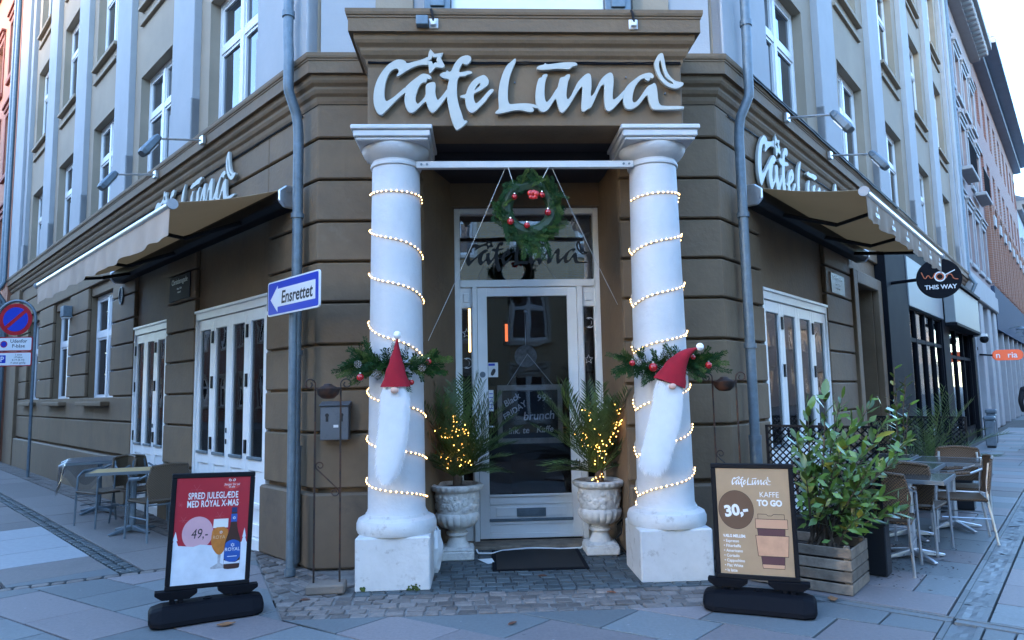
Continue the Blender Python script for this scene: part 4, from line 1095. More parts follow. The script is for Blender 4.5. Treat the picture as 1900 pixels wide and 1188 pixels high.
def gnome(label, hat, base, tip, beard, nose, yf):
    t = thing('gnome_decoration', label, 'gnome', (nose[0], yf, nose[1]), local=False, group='Christmas gnomes hung on the columns')
    (ax, az), (bx, bz) = base
    g = G(); rings = []; N = 12
    A = Vector((ax, 0, az)); B = Vector((bx, 0, bz)); T = Vector((tip[0], 0, tip[1]))
    for i in range(N + 1):
        f = i / N; w = (1 - f) ** (1.35) * .90 + .10 * (1 - f) + .035
        c = (A + B) / 2; ctl = Vector((hat[0], 0, hat[1]))
        m = c * (1 - f) ** 2 + ctl * 2 * f * (1 - f) + T * f * f
        tan = ((ctl - c) * (1 - f) + (T - ctl) * f).normalized(); side = Vector((tan.z, 0, -tan.x))
        base_side = (B - A).normalized(); side = base_side.lerp(side, min(1, f * 2.5)).normalized()
        hw = (B - A).length / 2 * w * (1 + .02 * sin(i * 2.3)); th = min(.065, .05 + hw * .25) * (1 - .5 * f)
        rings.append([Vector((m.x, yf, m.z)) + side * ((hw + .006 * sin(4.1 * k + 1.7 * i) * (1 - f)) * cos(2 * pi * k / 16)) + Vector((0, -th * max(-.35, sin(2 * pi * k / 16)) + .0, 0)) for k in range(16)])
    g.loft(rings); g.build('hat', MT['red'], t, smooth=True)
    g = G(); g.ball((tip[0], yf - .02, tip[1] + .01), .033, 12); g.build('pompom', MT['fur'], t, smooth=True)
    g = G(); g.ball((nose[0], yf - .075, nose[1]), .03, 12, (1.15, .8, .85)); g.build('nose', MT['nose'], t, smooth=True)
    # beard: a padded fur panel, continuous with its hair
    n = len(beard[0]); g = G(); rings = []
    for i in range(n):
        l, r = Vector(beard[0][i]), Vector(beard[1][i]); ring = []
        for k in range(14):
            a = 2 * pi * k / 14; m = (l + r) / 2; h = (r - l) / 2; q = m + h * cos(a)
            th = .05 * min(1, (i + .9) / 2) * (1 if i < n - 1 else .4)
            ring.append(Vector((q[0], yf + .012 - th * max(-1.5, sin(a)), q[1])))
        rings.append(ring)
    g.loft(rings)
    for k in range(9000):
        i = rs.random() * (n - 1); j = int(i); f = i - j; u = rs.random() ** .9
        l = Vector(beard[0][j]).lerp(Vector(beard[0][j + 1]), f); r = Vector(beard[1][j]).lerp(Vector(beard[1][j + 1]), f)
        if rs.random() < .22: u = rs.choice((0, 1)) + rs.uniform(-.01, .01)
        q = l.lerp(r, u); th = .05 * sqrt(max(0, 1 - (2 * u - 1) ** 2))
        p = Vector((q[0], yf + .010 - th, q[1])); L = rs.uniform(.045, .10) * (1.2 if j >= n - 3 else 1)
        ax_ = (Vector(beard[0][-1]) + Vector(beard[1][-1])) / 2 - (Vector(beard[0][0]) + Vector(beard[1][0])) / 2; ax_.normalize()
        d = Vector((ax_[0] + (u - .5) * .35 + rs.uniform(-.18, .18), -.07 + rs.uniform(-.06, .05), ax_[1])).normalized() * L
        w = Vector((.0019, 0, .0006))
        g.face([p - w, p + w, p + d])
    g.build('beard', MT['fur'], t, smooth=True, recalc=False)
gnome('gnome with upright red hat and long white beard on the left column', (-.70, 1.9), ((-.818, 1.665), (-.582, 1.665)), (-.685, 2.085), ([(-.805, 1.66), (-.812, 1.5), (-.825, 1.35), (-.842, 1.22), (-.842, 1.1), (-.825, 1.02), (-.785, .965)], [(-.595, 1.66), (-.598, 1.5), (-.61, 1.35), (-.63, 1.22), (-.66, 1.1), (-.70, 1.02), (-.755, .965)]), (-.70, 1.635), 5.885)
gnome('gnome with bent red hat and slanting white beard on the right column', (1.70, 1.93), ((1.475, 1.70), (1.73, 1.605)), (1.87, 1.945), ([(1.50, 1.68), (1.47, 1.5), (1.43, 1.35), (1.395, 1.22), (1.365, 1.12), (1.36, 1.04), (1.40, .985)], [(1.71, 1.62), (1.70, 1.5), (1.67, 1.35), (1.63, 1.22), (1.585, 1.1), (1.54, 1.02), (1.48, .97)]), (1.605, 1.625), 5.885)

# steel bar between the columns, wreath on cords
t = thing('steel_bar', 'white steel bar bolted between the tops of the two columns', 'bar', (.45, 6.2, 3.66), local=False)
g = G(); g.box(-.545, 1.43, 6.17, 6.18, 3.63, 3.69); g.box(-.545, 1.43, 6.18, 6.23, 3.63, 3.637); g.build('angle', MT['whitepaint'], t, bevel=.002)
for x in (-.50, -.45, 1.34, 1.39):
    g = G(); g.tube([(x, 6.172, 3.66), (x, 6.16, 3.66)], .011, 6); g.build('bolt', MT['galv'], t)
wc = Vector((.465, 6.15, 3.235))
t = thing('christmas_wreath', 'green conifer wreath with red baubles hanging over the door', 'wreath', wc, local=False)
g = G(); g.tube([wc + Vector((.21 * cos(rad(q)), 0, .21 * sin(rad(q)))) for q in range(0, 360, 10)], .06, 8, True); g.build('straw_ring', MT['green1'], t, smooth=True)
for i in range(240):
    a = rs.uniform(0, 2 * pi); R = .212 + rs.uniform(-.045, .05)
    p = wc + Vector((R * cos(a), rs.uniform(-.05, .03), R * sin(a)))
    tg = Vector((-sin(a), 0, cos(a))) * (1 if rs.random() < .75 else -1); out = Vector((cos(a), 0, sin(a)))
    put_sprig(t, p, tg * .9 + out * rs.uniform(-.2, .6) + Vector((0, rs.uniform(-.5, .1), 0)) + Vector((0, 0, -.25 if sin(a) < 0 else 0)), sc=rs.uniform(.45, .75))
for k in range(10):
    a = rad(255 + k * 5); put_sprig(t, wc + Vector((.23 * cos(a), -.02, .23 * sin(a))), (rs.uniform(-.4, .4), -.1, -1), sc=.9)
for (dx, dz), r in (((-.135, .095), .026), ((.11, .11), .027), ((.16, -.05), .030), ((-.175, -.13), .03), ((-.03, -.165), .027)): bauble(t, wc + Vector((dx, -.075, dz)), r)
g = G()
for a0, s in ((.5, 1), (2.4, 1), (1.4, .9), (-.5, .75), (3.6, .75), (4.7, .6)):
    c = wc + Vector((.03, -.085, .10)); d = Vector((cos(a0), -.25, sin(a0))) * .07 * s
    g.ball(c + d * .45, .026 * s, 8, (1.1, .6, 1.1))
g.build('bow', pmat('red_ribbon', (.55, .012, .008), .3, var=.1, coat=.4), t, smooth=True)
for a, b in (((.28, 6.175, 3.64), (.325, 6.14, 3.47)), ((.66, 6.175, 3.65), (.56, 6.14, 3.46))):
    g = G(); g.tube([a, b], .003, 5); g.build('cord', MT['paper'], t)
for a, b, l in (((.255, 6.2, 3.63), (-.50, 6.87, 2.12), 'thin pale guy cord from the steel bar down to the left jamb'), ((.685, 6.2, 3.63), (1.38, 6.87, 2.45), 'thin pale guy cord from the steel bar down to the right jamb')):
    g = G(); A, B = Vector(a), Vector(b); g.tube([A.lerp(B, i / 8) + Vector((0, 0, -.02 * sin(pi * i / 8))) for i in range(9)], .0028, 5)
    tag(g.build('guy_cord', MT['paper']), l, 'cord')

# ================================================================== URNS, PALMS, FAIRY LIGHTS
def urn(cx, cy, label):
    t = thing('stone_urn', label, 'urn', (cx, cy, 0), group='cast stone urns beside the door')
    g = G(); g.box(-.165, .165, -.165, .165, 0, .085); g.loft([[(x * q, y * q, z) for x, y in ((-1, -1), (1, -1), (1, 1), (-1, 1))] for q, z in ((.165, .086), (.155, .10), (.125, .115))]); g.build('foot', MT['concrete'], t, bevel=.012)
    g = G()
    g.lathe([(.125, .10), (.108, .13), (.09, .17), (.078, .205), (.088, .215), (.108, .225), (.108, .245), (.09, .252), (.083, .262), (.092, .28), (.12, .29)], 28); g.build('stem', MT['concrete'], t, smooth=True)
    g = G()
    prof = [(.11, .286)] + [(.11 + .105 * sin(pi / 2 * k / 6), .286 + .10 * (1 - cos(pi / 2 * k / 6)) + .02 * k / 6) for k in range(1, 7)] + [(.212, .425), (.20, .44)]
    g.lathe(prof, 112, fn=lambda r, z, a: r * (1 + .075 * (abs(sin(9 * a)) ** .7 - .6) * min(1, max(0, (z - .286) / .03)) * min(1, max(0, (.44 - z) / .03)))); g.build('gadrooned_bowl', MT['concrete'], t, smooth=True)
    rr = random.Random(int(cx * 100))
    ph = [(rr.uniform(0, 6.28), rr.uniform(.46, .61), rr.uniform(.020, .035)) for _ in range(70)]
    def rel(r, z, a):
        if z < .445 or z > .63: return r
        h = 0
        for A, Z, S_ in ph:
            da = (a - A + pi) % (2 * pi) - pi; q = (da * r) ** 2 + (z - Z) ** 2
            if q < S_ * S_: h = max(h, (1 - q / (S_ * S_)) ** .5 * .016 * (.75 + .25 * cos(sqrt(q) * 380)))
        return r + h
    zs = [.44 + .2 * k / 30 for k in range(31)]
    g = G(); g.lathe([(.198 + .016 * (z - .44) / .2, z) for z in zs], 150, fn=rel); g.build('relief_drum', MT['concrete'], t, smooth=True)
    g = G(); g.lathe([(.214, .64), (.23, .645), (.25, .66), (.262, .68), (.262, .70), (.245, .712), (.215, .712), (.205, .695), (.205, .66), (.05, .655)], 120, fn=lambda r, z, a: r * (1 + (.022 * sin(26 * a) if .65 < z < .705 and r > .24 else 0))); g.build('rim', MT['concrete'], t, smooth=True)
    g = G(); g.lathe([(.203, .66), (.2, .675), (.1, .69), (.02, .70)], 24); g.build('soil', MT['soil'], t, smooth=True)
    return t
urn(-.245, 7.1, 'cast stone urn with worn rim left of the entrance door')
urn(1.18, 7.14, 'cast stone urn with rose relief right of the entrance door')
def frond(parent, base, az, el, L, droop, nl=22, ll=.22, mat=None, wid=.0115):
    """one pinnate palm leaf"""
    g = G(); d = Vector((cos(az) * cos(el), sin(az) * cos(el), sin(el))); p = Vector(base); pts = [p.copy()]; N = 16
    for i in range(N):
        d = (d + Vector((0, 0, -droop / N)) + Vector((rs.uniform(-.02, .02), rs.uniform(-.02, .02), 0))).normalized()
        p = p + d * (L / N); pts.append(p.copy())
    g.tube(pts, [.007 * (1 - .8 * i / N) for i in range(N + 1)], 5)
    up0 = Vector((0, 0, 1))
    for i in range(nl * 2):
        f = .22 + .78 * (i / (nl * 2)); x = f * N; j = min(int(x), N - 1); q = pts[j].lerp(pts[j + 1], x - j); t = (pts[j + 1] - pts[j]).normalized()
        s = t.cross(up0)
        if s.length < .05: s = Vector((sin(az), -cos(az), 0))
        s.normalize(); u = s.cross(t)
        sd = 1 if i % 2 else -1
        l = ll * (.55 + .6 * sin(pi * min(1, f * .95)) ** .8) * (1 - .35 * f) * rs.uniform(.85, 1.15)
        dd = (t * rs.uniform(.75, .95) + s * sd * rs.uniform(.65, .85) + u * rs.uniform(.15, .4)).normalized()
        tip = q + dd * l + Vector((0, 0, -l * l * .6)); m = q.lerp(tip, .4) + Vector((0, 0, .004)); w = t * wid
        g.face([q, m + w, tip, m - w])
    return g.build('frond', mat or MT['green2'], parent, recalc=False)
def palm(cx, cy, label, fr, seed):
    rs.seed(seed)
    t = thing('potted_palm', label, 'palm', (cx, cy, .68), local=False, group='small palms in the stone urns')
    g = G(); g.tube([(cx, cy, .66), (cx + .01, cy, .76), (cx, cy, .84)], [.045, .05, .03], 9); g.build('trunk', MT['bark'], t, smooth=True)
    fr = fr + [(az + rs.uniform(.15, .4), min(rad(84), el + rs.uniform(-.1, .2)), L * rs.uniform(.75, 1.0), dr * rs.uniform(.8, 1.2)) for az, el, L, dr in fr]
    for az, el, L, dr in fr: frond(t, (cx + .02 * cos(az), cy + .02 * sin(az), .78), az, el, L, dr)
    return t
def fairy(cx, cy, label, clusters, seed):
    rs.seed(seed)
    t = thing('fairy_lights', label, 'lights', (cx, cy, 1.1), local=False, group='amber fairy lights in the palms')
    pts = []
    for (x0, z0, x1, z1, n, sp) in clusters:
        for i in range(n):
            f = rs.random(); x = x0 + (x1 - x0) * f + rs.gauss(0, sp); z = z0 + (z1 - z0) * f + rs.gauss(0, sp)
            pts.append(Vector((x, cy + rs.uniform(-.17, .05), z)))
    me = bulb_mesh(.0052, MT['bulb2'])
    for p in pts: put('bulb', me, t, M=Matrix.Translation(p))
    pts.sort(key=lambda p: p.z)
    g = G(); g.tube(pts, .0012, 3); g.build('wire', MT['green1'], t)
def R_(*a): return [(rad(x), rad(e), l, d) for x, e, l, d in a]
palm(-.245, 7.1, 'small palm in the urn left of the door with its fronds leaning both ways', R_((80, 78, 1.0, .25), (160, 68, .98, .5), (200, 60, .85, .6), (20, 70, .95, .5), (-10, 52, .8, .7), (-40, 60, .9, .6), (250, 70, .9, .5), (300, 75, 1.0, .4), (330, 40, .62, .7), (180, 35, .55, .8), (10, 20, .5, .6), (350, 80, 1.05, .3), (120, 72, .9, .4), (230, 45, .6, .8), (285, 55, .7, .8), (25, 48, .66, .6), (170, 80, 1.05, .25), (310, 25, .5, .6)), 5)
palm(1.18, 7.14, 'small palm in the urn right of the door with wide spreading fronds', R_((100, 76, .95, .3), (160, 62, 1.0, .5), (185, 50, .8, .6), (200, 30, .6, .7), (20, 62, .98, .5), (-5, 50, .85, .6), (40, 72, 1.0, .35), (250, 66, .9, .6), (300, 68, .95, .5), (335, 56, .85, .6), (140, 72, 1.0, .4), (10, 28, .6, .8), (220, 60, .8, .6), (280, 80, .9, .3), (350, 74, 1.0, .3), (175, 74, 1.0, .35), (190, 15, .5, .4)), 9)
fairy(-.245, 7.04, 'amber fairy lights tangled in the left palm', [(-.40, 1.25, -.16, 1.10, 22, .04), (-.28, 1.42, -.17, 1.0, 24, .035), (-.38, .97, -.16, .93, 20, .035), (-.14, 1.3, -.12, .9, 10, .03)], 21)
fairy(1.18, 7.08, 'amber fairy lights draped in a V through the right palm', [(.96, 1.18, 1.18, 1.0, 30, .022), (1.18, 1.0, 1.42, 1.32, 28, .022), (1.03, 1.45, 1.12, 1.30, 8, .02), (1.36, 1.48, 1.42, 1.30, 10, .02), (1.10, .72, 1.2, .76, 8, .02), (1.15, 1.25, 1.25, .85, 20, .05)], 22)

# ================================================================== ENTRANCE DETAILS
t = thing('chalkboard', 'wood framed chalkboard with hand written menu hanging behind the door glass', 'chalkboard', (.545, 7.76, 1.04), local=False)
g = G(); y = 7.745
for a in ((.187, .905, 1.04, 1.10), (.187, .905, 1.62, 1.68)): g.box(a[0], a[1], y, y + .03, a[2], a[3])
for a in ((.187, .24), (.852, .905)): g.box(a[0], a[1], y + .0015, y + .03, 1.10, 1.62)
g.build('frame', pmat('raw_wood_frame', (.52, .44, .34), .7, var=.2, vs_=12), t, bevel=.003)
g = G(); g.box(.235, .858, y + .015, y + .022, 1.095, 1.625); g.build('slate', MT['slate'], t)
for body, x, z, sz, ro in (('Black', .36, 1.49, .105, 32), ('FRIDAY', .39, 1.375, .10, 33), ('99.-', .70, 1.50, .12, 0), ('brunch', .64, 1.30, .14, 2), ('ink. te   Kaffe', .55, 1.155, .105, 2)):
    put('lettering', text_mesh(body, sz * .92, .0005, bold=.0014, shear=.18, rot=rad(ro), sx=.95), t, MT['chalk'], FC.t(x, -(y + .0135), z))
for x in (.30, .80):
    g = G(); g.tube([(x, y + .01, 1.68), (.53, y + .01, 2.02)], .003, 5); g.build('cord', MT['paper'], t)
t = thing('hanging_disc', 'round grey notice hanging on a cord behind the door glass', 'sign', (.51, 7.82, 2.0), local=False)
g = G(); g.prism(disc(.125, 36), -.006, .006, FC.t(.515, -7.83, 2.0)); g.build('disc', pmat('grey_print', (.2, .21, .21), .7, var=.5, vs_=30), t)
g = G(); g.tube([(.515, 7.83, 2.12), (.515, 7.83, 2.49)], .003, 5); g.build('cord', MT['paper'], t)
g = G(); g.ball((.515, 7.80, 2.5), .015, 8); g.build('suction_hook', MT['paper'], t)
for (x0, x1, z0, z1, l) in ((.092, .20, 1.77, 1.93, 'square paper sticker with phone picture on the door glass'), (.092, .145, 1.4, 1.63, 'narrow paper notice low on the door glass beside the handle')):
    t = thing('door_sticker', l, 'sticker', (x0, 7.71, z0), local=False)
    g = G(); g.box(x0, x1, 7.7155, 7.7175, z0, z1); g.build('sheet', MT['paper'], t)
    if x1 > .18:
        P = FC.t((x0 + x1) / 2, -7.7145, z0 + .06)
        put('phone_print', curve_mesh('phone', [chaikin([(-.035, -.03), (.0, -.05), (.035, .02), (.0, .04)], 1)], .0003), t, MT['ink'], P)
        put('band_print', curve_mesh('band', [rect(-.05, .02, .065, .09)], .0003), t, MT['blue'], P)
    else:
        for k in range(5): put('print', curve_mesh('line', [rect(-.02, .02, -.004, .004)], .0003), t, MT['blue'], FC.t((x0 + x1) / 2, -7.7145, z0 + .03 + k * .04))
# dark lettering on the transom glass
t = thing('window_lettering', 'dark Cafe Luna lettering on the transom glass behind the wreath', 'lettering', (.5, 7.745, 3.0), local=False)
for i, (nm, me) in enumerate(luna_meshes(.5, .0006, 0)): put(nm, me, t, MT['ink'], FC.t(-.17, -7.746, 2.97) @ Matrix.Translation((0, 0, .0003 * i)))
# stars and moons on the side panes
def moonpts(r): return [(r * cos(a), r * sin(a)) for a in [rad(-110 + 220 * i / 14) for i in range(15)]] + [(r * .35 + r * .8 * cos(a) - r * .75, r * .82 * sin(a)) for a in [rad(112 - 224 * i / 12) for i in range(13)]]
for x, z, kind, l in ((-.14, 1.93, 0, 'white crescent outline on the left side pane of the entrance'), (-.14, 2.26, 1, 'white star outline on the left side pane of the entrance'), (1.23, 2.36, 0, 'white crescent outline high on the right side pane of the entrance'), (1.21, 1.95, 1, 'white star outline on the right side pane of the entrance')):
    me = curve_mesh('decal', [star(.055, .024), star(.045, .018)], .0005) if kind else curve_mesh('decal', [moonpts(.06), [(p[0] * .8 + .008, p[1] * .82) for p in moonpts(.06)]], .0005)
    tag(put('window_decal', me, None, MT['white'], FC.t(x, -7.746, z)), l, 'window decal')
def snowflake(R):
    g = G()
    for k in range(6):
        a = pi / 3 * k; d = Vector((cos(a), sin(a), 0)); n = Vector((-d.y, d.x, 0))
        def bar(p, q, w):
            e = (q - p).normalized(); m = Vector((-e.y, e.x, 0)) * w
            g.prism([(p + m)[:2], (q + m)[:2], (q - m)[:2], (p - m)[:2]], -.0005 + .0002 * k, .0005 + .0002 * k)
        bar(Vector((0, 0, 0)), d * R, R * .05)
        for f in (.4, .65, .85):
            for s in (1, -1): bar(d * R * f, d * R * (f + .2) + n * s * R * .2, R * .04)
    bmesh.ops.recalc_face_normals(g.bm, faces=g.bm.faces)
    me = bpy.data.meshes.new('snowflake'); g.bm.to_mesh(me); g.bm.free(); return me
for s, z, R, l in ((2.43, 2.1, .15, 'large white snowflake decal on the second leaf of the left folding doors'), (1.92, 2.1, .15, 'white snowflake decal on the third leaf of the left folding doors'), (4.95, 2.0, .1, 'small white snowflake decal in the three-leaf folding doors')):
    tag(put('snowflake_decal', snowflake(R), None, MT['white'], FL.t(s, -.075, z)), l, 'window decal')
t = thing('doormat', 'black ribbed doormat on the dark setts before the door', 'doormat', (.53, 6.9, 0), rotz=rad(-.5))
g = G(); g.box(-.40, .40, -.37, .37, .004, .014); g.build('ribbed_field', MT['rubbermat'], t)
g = G()
for a in ((-.44, -.40, -.41, .41), (.40, .44, -.41, .41), (-.40, .40, -.41, -.37), (-.40, .40, .37, .41)): g.box(*a, .003, .011)
g.build('rim', MT['rubber'], t, bevel=.003)
tag(put('paper_scrap', curve_mesh('scrap', [[(-.075, .06), (.06, .08), (.085, -.06), (.02, -.09)]], .0015), None, MT['paper'], Matrix.Translation((.03, 6.86, .012)) @ Matrix.Rotation(.06, 4, 'X')), 'crumpled white paper scrap lying at the left edge of the doormat', 'litter')
g = G(); g.tube([(-.06, 7.2, .05), (-.04, 7.19, .012), (.1, 7.17, .012), (.2, 7.28, .012), (.45, 7.35, .014), (.6, 7.34, .014), (.8, 7.28, .012), (1.0, 7.3, .012), (1.05, 7.32, .05)], .009, 8)
tag(g.build('white_cable', MT['white'], smooth=True), 'white power cable running between the urns along the door step', 'cable')
g = G(); g.tube([(1.36, 7.2, .25), (1.4, 7.1, .32), (1.36, 7.0, .2), (1.3, 7.0, .15), (1.4, 6.95, .03), (1.3, 6.9, .015)], .008, 8)
tag(g.build('black_cable', MT['black'], smooth=True), 'black power cable hanging beside the right urn', 'cable')
t = thing('bin_bag', 'crumpled pale plastic bag tucked behind the left column plinth', 'bag', (-.40, 6.72, 0), local=False)
g = G(); g.ball((-.43, 6.55, .2), .12, 16, (.55, .9, 1.7))
for v in g.bm.verts: v.co += Vector((rs.uniform(-.02, .02), rs.uniform(-.02, .02), rs.uniform(-.02, .02)))
for v in g.bm.verts: v.co.z = max(0.004, v.co.z)
g.build('bag', MT['white'], t, smooth=True)

MOSS = pmat('moss', (.05, .075, .015), .95, var=.4, vs_=40, bump=.8, bs=120)
for x0, x1, l in ((-.62, -.52, 'patch of green moss at the foot of the left plinth'), (-1.0, -.97, 'tiny patch of green moss at the left end of the left plinth')):
    g = G()
    for k in range(40):
        x = rs.uniform(x0, x1); z = abs(rs.gauss(0, .018)); g.ball((x, 5.988, z), rs.uniform(.005, .012), 6, (1.2, .5, 1))
    o = g.build('moss', MOSS); tag(o, l, None, kind='stuff')

# ================================================================== STANDS, SIGNS
def spiral(c, r0, r1, a0, a1, n=22): return [Vector((c[0] + (r0 + (r1 - r0) * i / n) * cos(a0 + (a1 - a0) * i / n), 0, c[1] + (r0 + (r1 - r0) * i / n) * sin(a0 + (a1 - a0) * i / n))) for i in range(n + 1)]
def torch(x, y, rz, label):
    t = thing('fire_bowl_stand', label, 'stand', (x, y, 0), rz, 'iron fire bowl stands beside the entrance')
    for q in (-.105, .105):
        g = G(); g.tube([(q, 0, .05), (q, 0, 1.66)], .008, 8); g.build('rod', MT['iron'], t, smooth=True)
        s = 1 if q > 0 else -1
        g = G(); sp = spiral((q + s * .048, 1.70), .048, .018, pi if s > 0 else 0, (pi - 2 * pi * 1.15) if s > 0 else 2 * pi * 1.15)
        g.tube([(q, 0, 1.64)] + sp, .006, 6); g.build('scroll', MT['iron'], t, smooth=True)
    g = G(); g.tube([(-.105, 0, 1.665), (.105, 0, 1.665)], .006, 6); g.build('crossbar', MT['iron'], t)
    g = G(); g.lathe([(.01, 1.575), (.05, 1.58), (.085, 1.61), (.098, 1.65), (.10, 1.662), (.09, 1.662), (.04, 1.69), (.035, 1.70), (.012, 1.705)], 24); g.build('bowl', MT['iron'], t, smooth=True)
    g = G(); a = spiral((-.062, 1.02), .036, .014, pi * 1.2, pi * 1.2 - 2 * pi * 1.1); b = spiral((.062, .80), .036, .014, pi * .2, pi * .2 - 2 * pi * 1.1)
    g.tube(list(reversed(a)) + b, .0055, 6); g.build('s_scroll', MT['iron'], t, smooth=True)
    g = G(); g.box(-.155, .155, -.10, .10, 0, .075); g.build('stone_base', MT['wood'] if False else pmat('sandstone_block', (.19, .15, .12), .9, var=.2, bump=.5, bs=40), t, bevel=.012)
torch(-1.285, 6.02, rad(4), 'rusty iron fire bowl stand on a stone block left of the left column')
torch(2.20, 6.25, rad(-6), 'rusty iron fire bowl stand between the right column and the right downpipe')

# one-way sign on its post
t = thing('street_sign', 'blue and white Ensrettet arrow sign on a grey post at the left corner', 'sign', FL.p(-.05, .26, 0), local=False)
g = G(); g.tube([FL.p(-.05, .26, 0), FL.p(-.05, .26, 2.72)], .038, 14); g.tube([FL.p(-.05, .26, 0), FL.p(-.05, .26, .06)], .05, 14); g.build('post', MT['galv'], t, smooth=True)
Mo = FL.t(-.19, .335, 2.53)
W, H = .505, .165
def rrect(w, h, r, n=5):
    o = []
    for cx, cy, a in ((w - r, h - r, 0), (-w + r, h - r, 90), (-w + r, -h + r, 180), (w - r, -h + r, 270)):
        for i in range(n + 1): o.append((cx + r * cos(rad(a + 90 * i / n)), cy + r * sin(rad(a + 90 * i / n))))
    return o
pl = put('plate', curve_mesh('plate', [rrect(W, H, .03)], .008), t, MT['white'], Mo)
put('blue_field', curve_mesh('field', [rrect(W - .014, H - .014, .022)], .0006), t, MT['blue'], Mo @ Matrix.Translation((0, 0, .0092)))
put('arrow', curve_mesh('arrow', [[(-.44, -.01), (-.29, .115), (-.29, .085), (.44, .085), (.44, -.085), (-.29, -.085), (-.29, -.135)]], .0005), t, MT['white'], Mo @ Matrix.Translation((0, 0, .0106)))
put('lettering', text_mesh('Ensrettet', .165, .0004, bold=.0035, shear=.12, sx=.98), t, MT['ink'], Mo @ Matrix.Translation((.085, -.058, .0118)))
for s in (-.13, .03):
    g = G(); g.tube([FL.p(-.05, .26, 2.53 + s), FL.p(-.05, .26, 2.56 + s)], .045, 12); g.fb(FL, -.07, -.03, .29, .326, 2.53 + s, 2.56 + s); g.build('clamp', MT['galv'], t)

# no-stopping sign in a tube frame
bx = Vector((-10.09, 15.70, 0))
t = thing('street_sign', 'round no stopping sign over two white parking plates in a grey tube frame', 'sign', bx, local=False)
g = G(); pts = [bx + Vector((.40, 0, 0)), bx + Vector((.40, 0, 3.40))] + [bx + Vector((.40 * cos(rad(a)), 0, 3.40 + .40 * sin(rad(a)))) for a in range(10, 180, 10)] + [bx + Vector((-.40, 0, 3.40)), bx + Vector((-.40, 0, 0))]
g.tube(pts, .032, 10); g.build('tube_frame', MT['galv'], t, smooth=True)
Mo = FC.t(bx.x, -(bx.y - .035), 3.39)
put('disc', curve_mesh('disc', [disc(.35, 48)], .005), t, MT['signred'], Mo)
put('blue_centre', curve_mesh('centre', [disc(.265, 48)], .0005), t, MT['blue'], Mo @ Matrix.Translation((0, 0, .006)))
put('slash', curve_mesh('slash', [rect(-.28, .28, -.038, .038)], .0005), t, MT['signred'], Mo @ Matrix.Translation((0, 0, .0072)) @ Matrix.Rotation(rad(42), 4, 'Z'))
for z, h, rows in ((2.85, .155, 0), (2.525, .155, 1)):
    Mp = FC.t(bx.x, -(bx.y - .035), z)
    put('plate', curve_mesh('plate', [rrect(.38, h, .03)], .005), t, MT['signred'], Mp)
    put('plate_face', curve_mesh('face', [rrect(.36, h - .02, .02)], .0005), t, MT['white'], Mp @ Matrix.Translation((0, 0, .006)))
    if not rows:
        put('symbol', curve_mesh('dot', [disc(.075, 28)], .0004), t, MT['signred'], Mp @ Matrix.Translation((-.22, 0, .0072)))
        put('symbol', curve_mesh('dot', [disc(.058, 28)], .0004), t, MT['blue'], Mp @ Matrix.Translation((-.22, 0, .0082)))
        for b, y in (('Udenfor', .03), ('P-båse', -.075)): put('lettering', text_mesh(b, .105, .0004, bold=.001), t, MT['ink'], Mp @ Matrix.Translation((.09, y, .0072)))
    else:
        put('symbol', curve_mesh('p', [rrect(.075, .085, .01)], .0004), t, MT['blue'], Mp @ Matrix.Translation((-.24, 0, .0072)))
        put('lettering', text_mesh('P', .16, .0004, bold=.003), t, MT['white'], Mp @ Matrix.Translation((-.24, -.055, .0082)))
        for b, y in (('1 time', .075), ('i P-båse', .02), ('8-19 (8-14)', -.04), ('P-skive gyldig', -.10)): put('lettering', text_mesh(b, .058, .0004), t, MT['ink'], Mp @ Matrix.Translation((.10, y, .0072)))

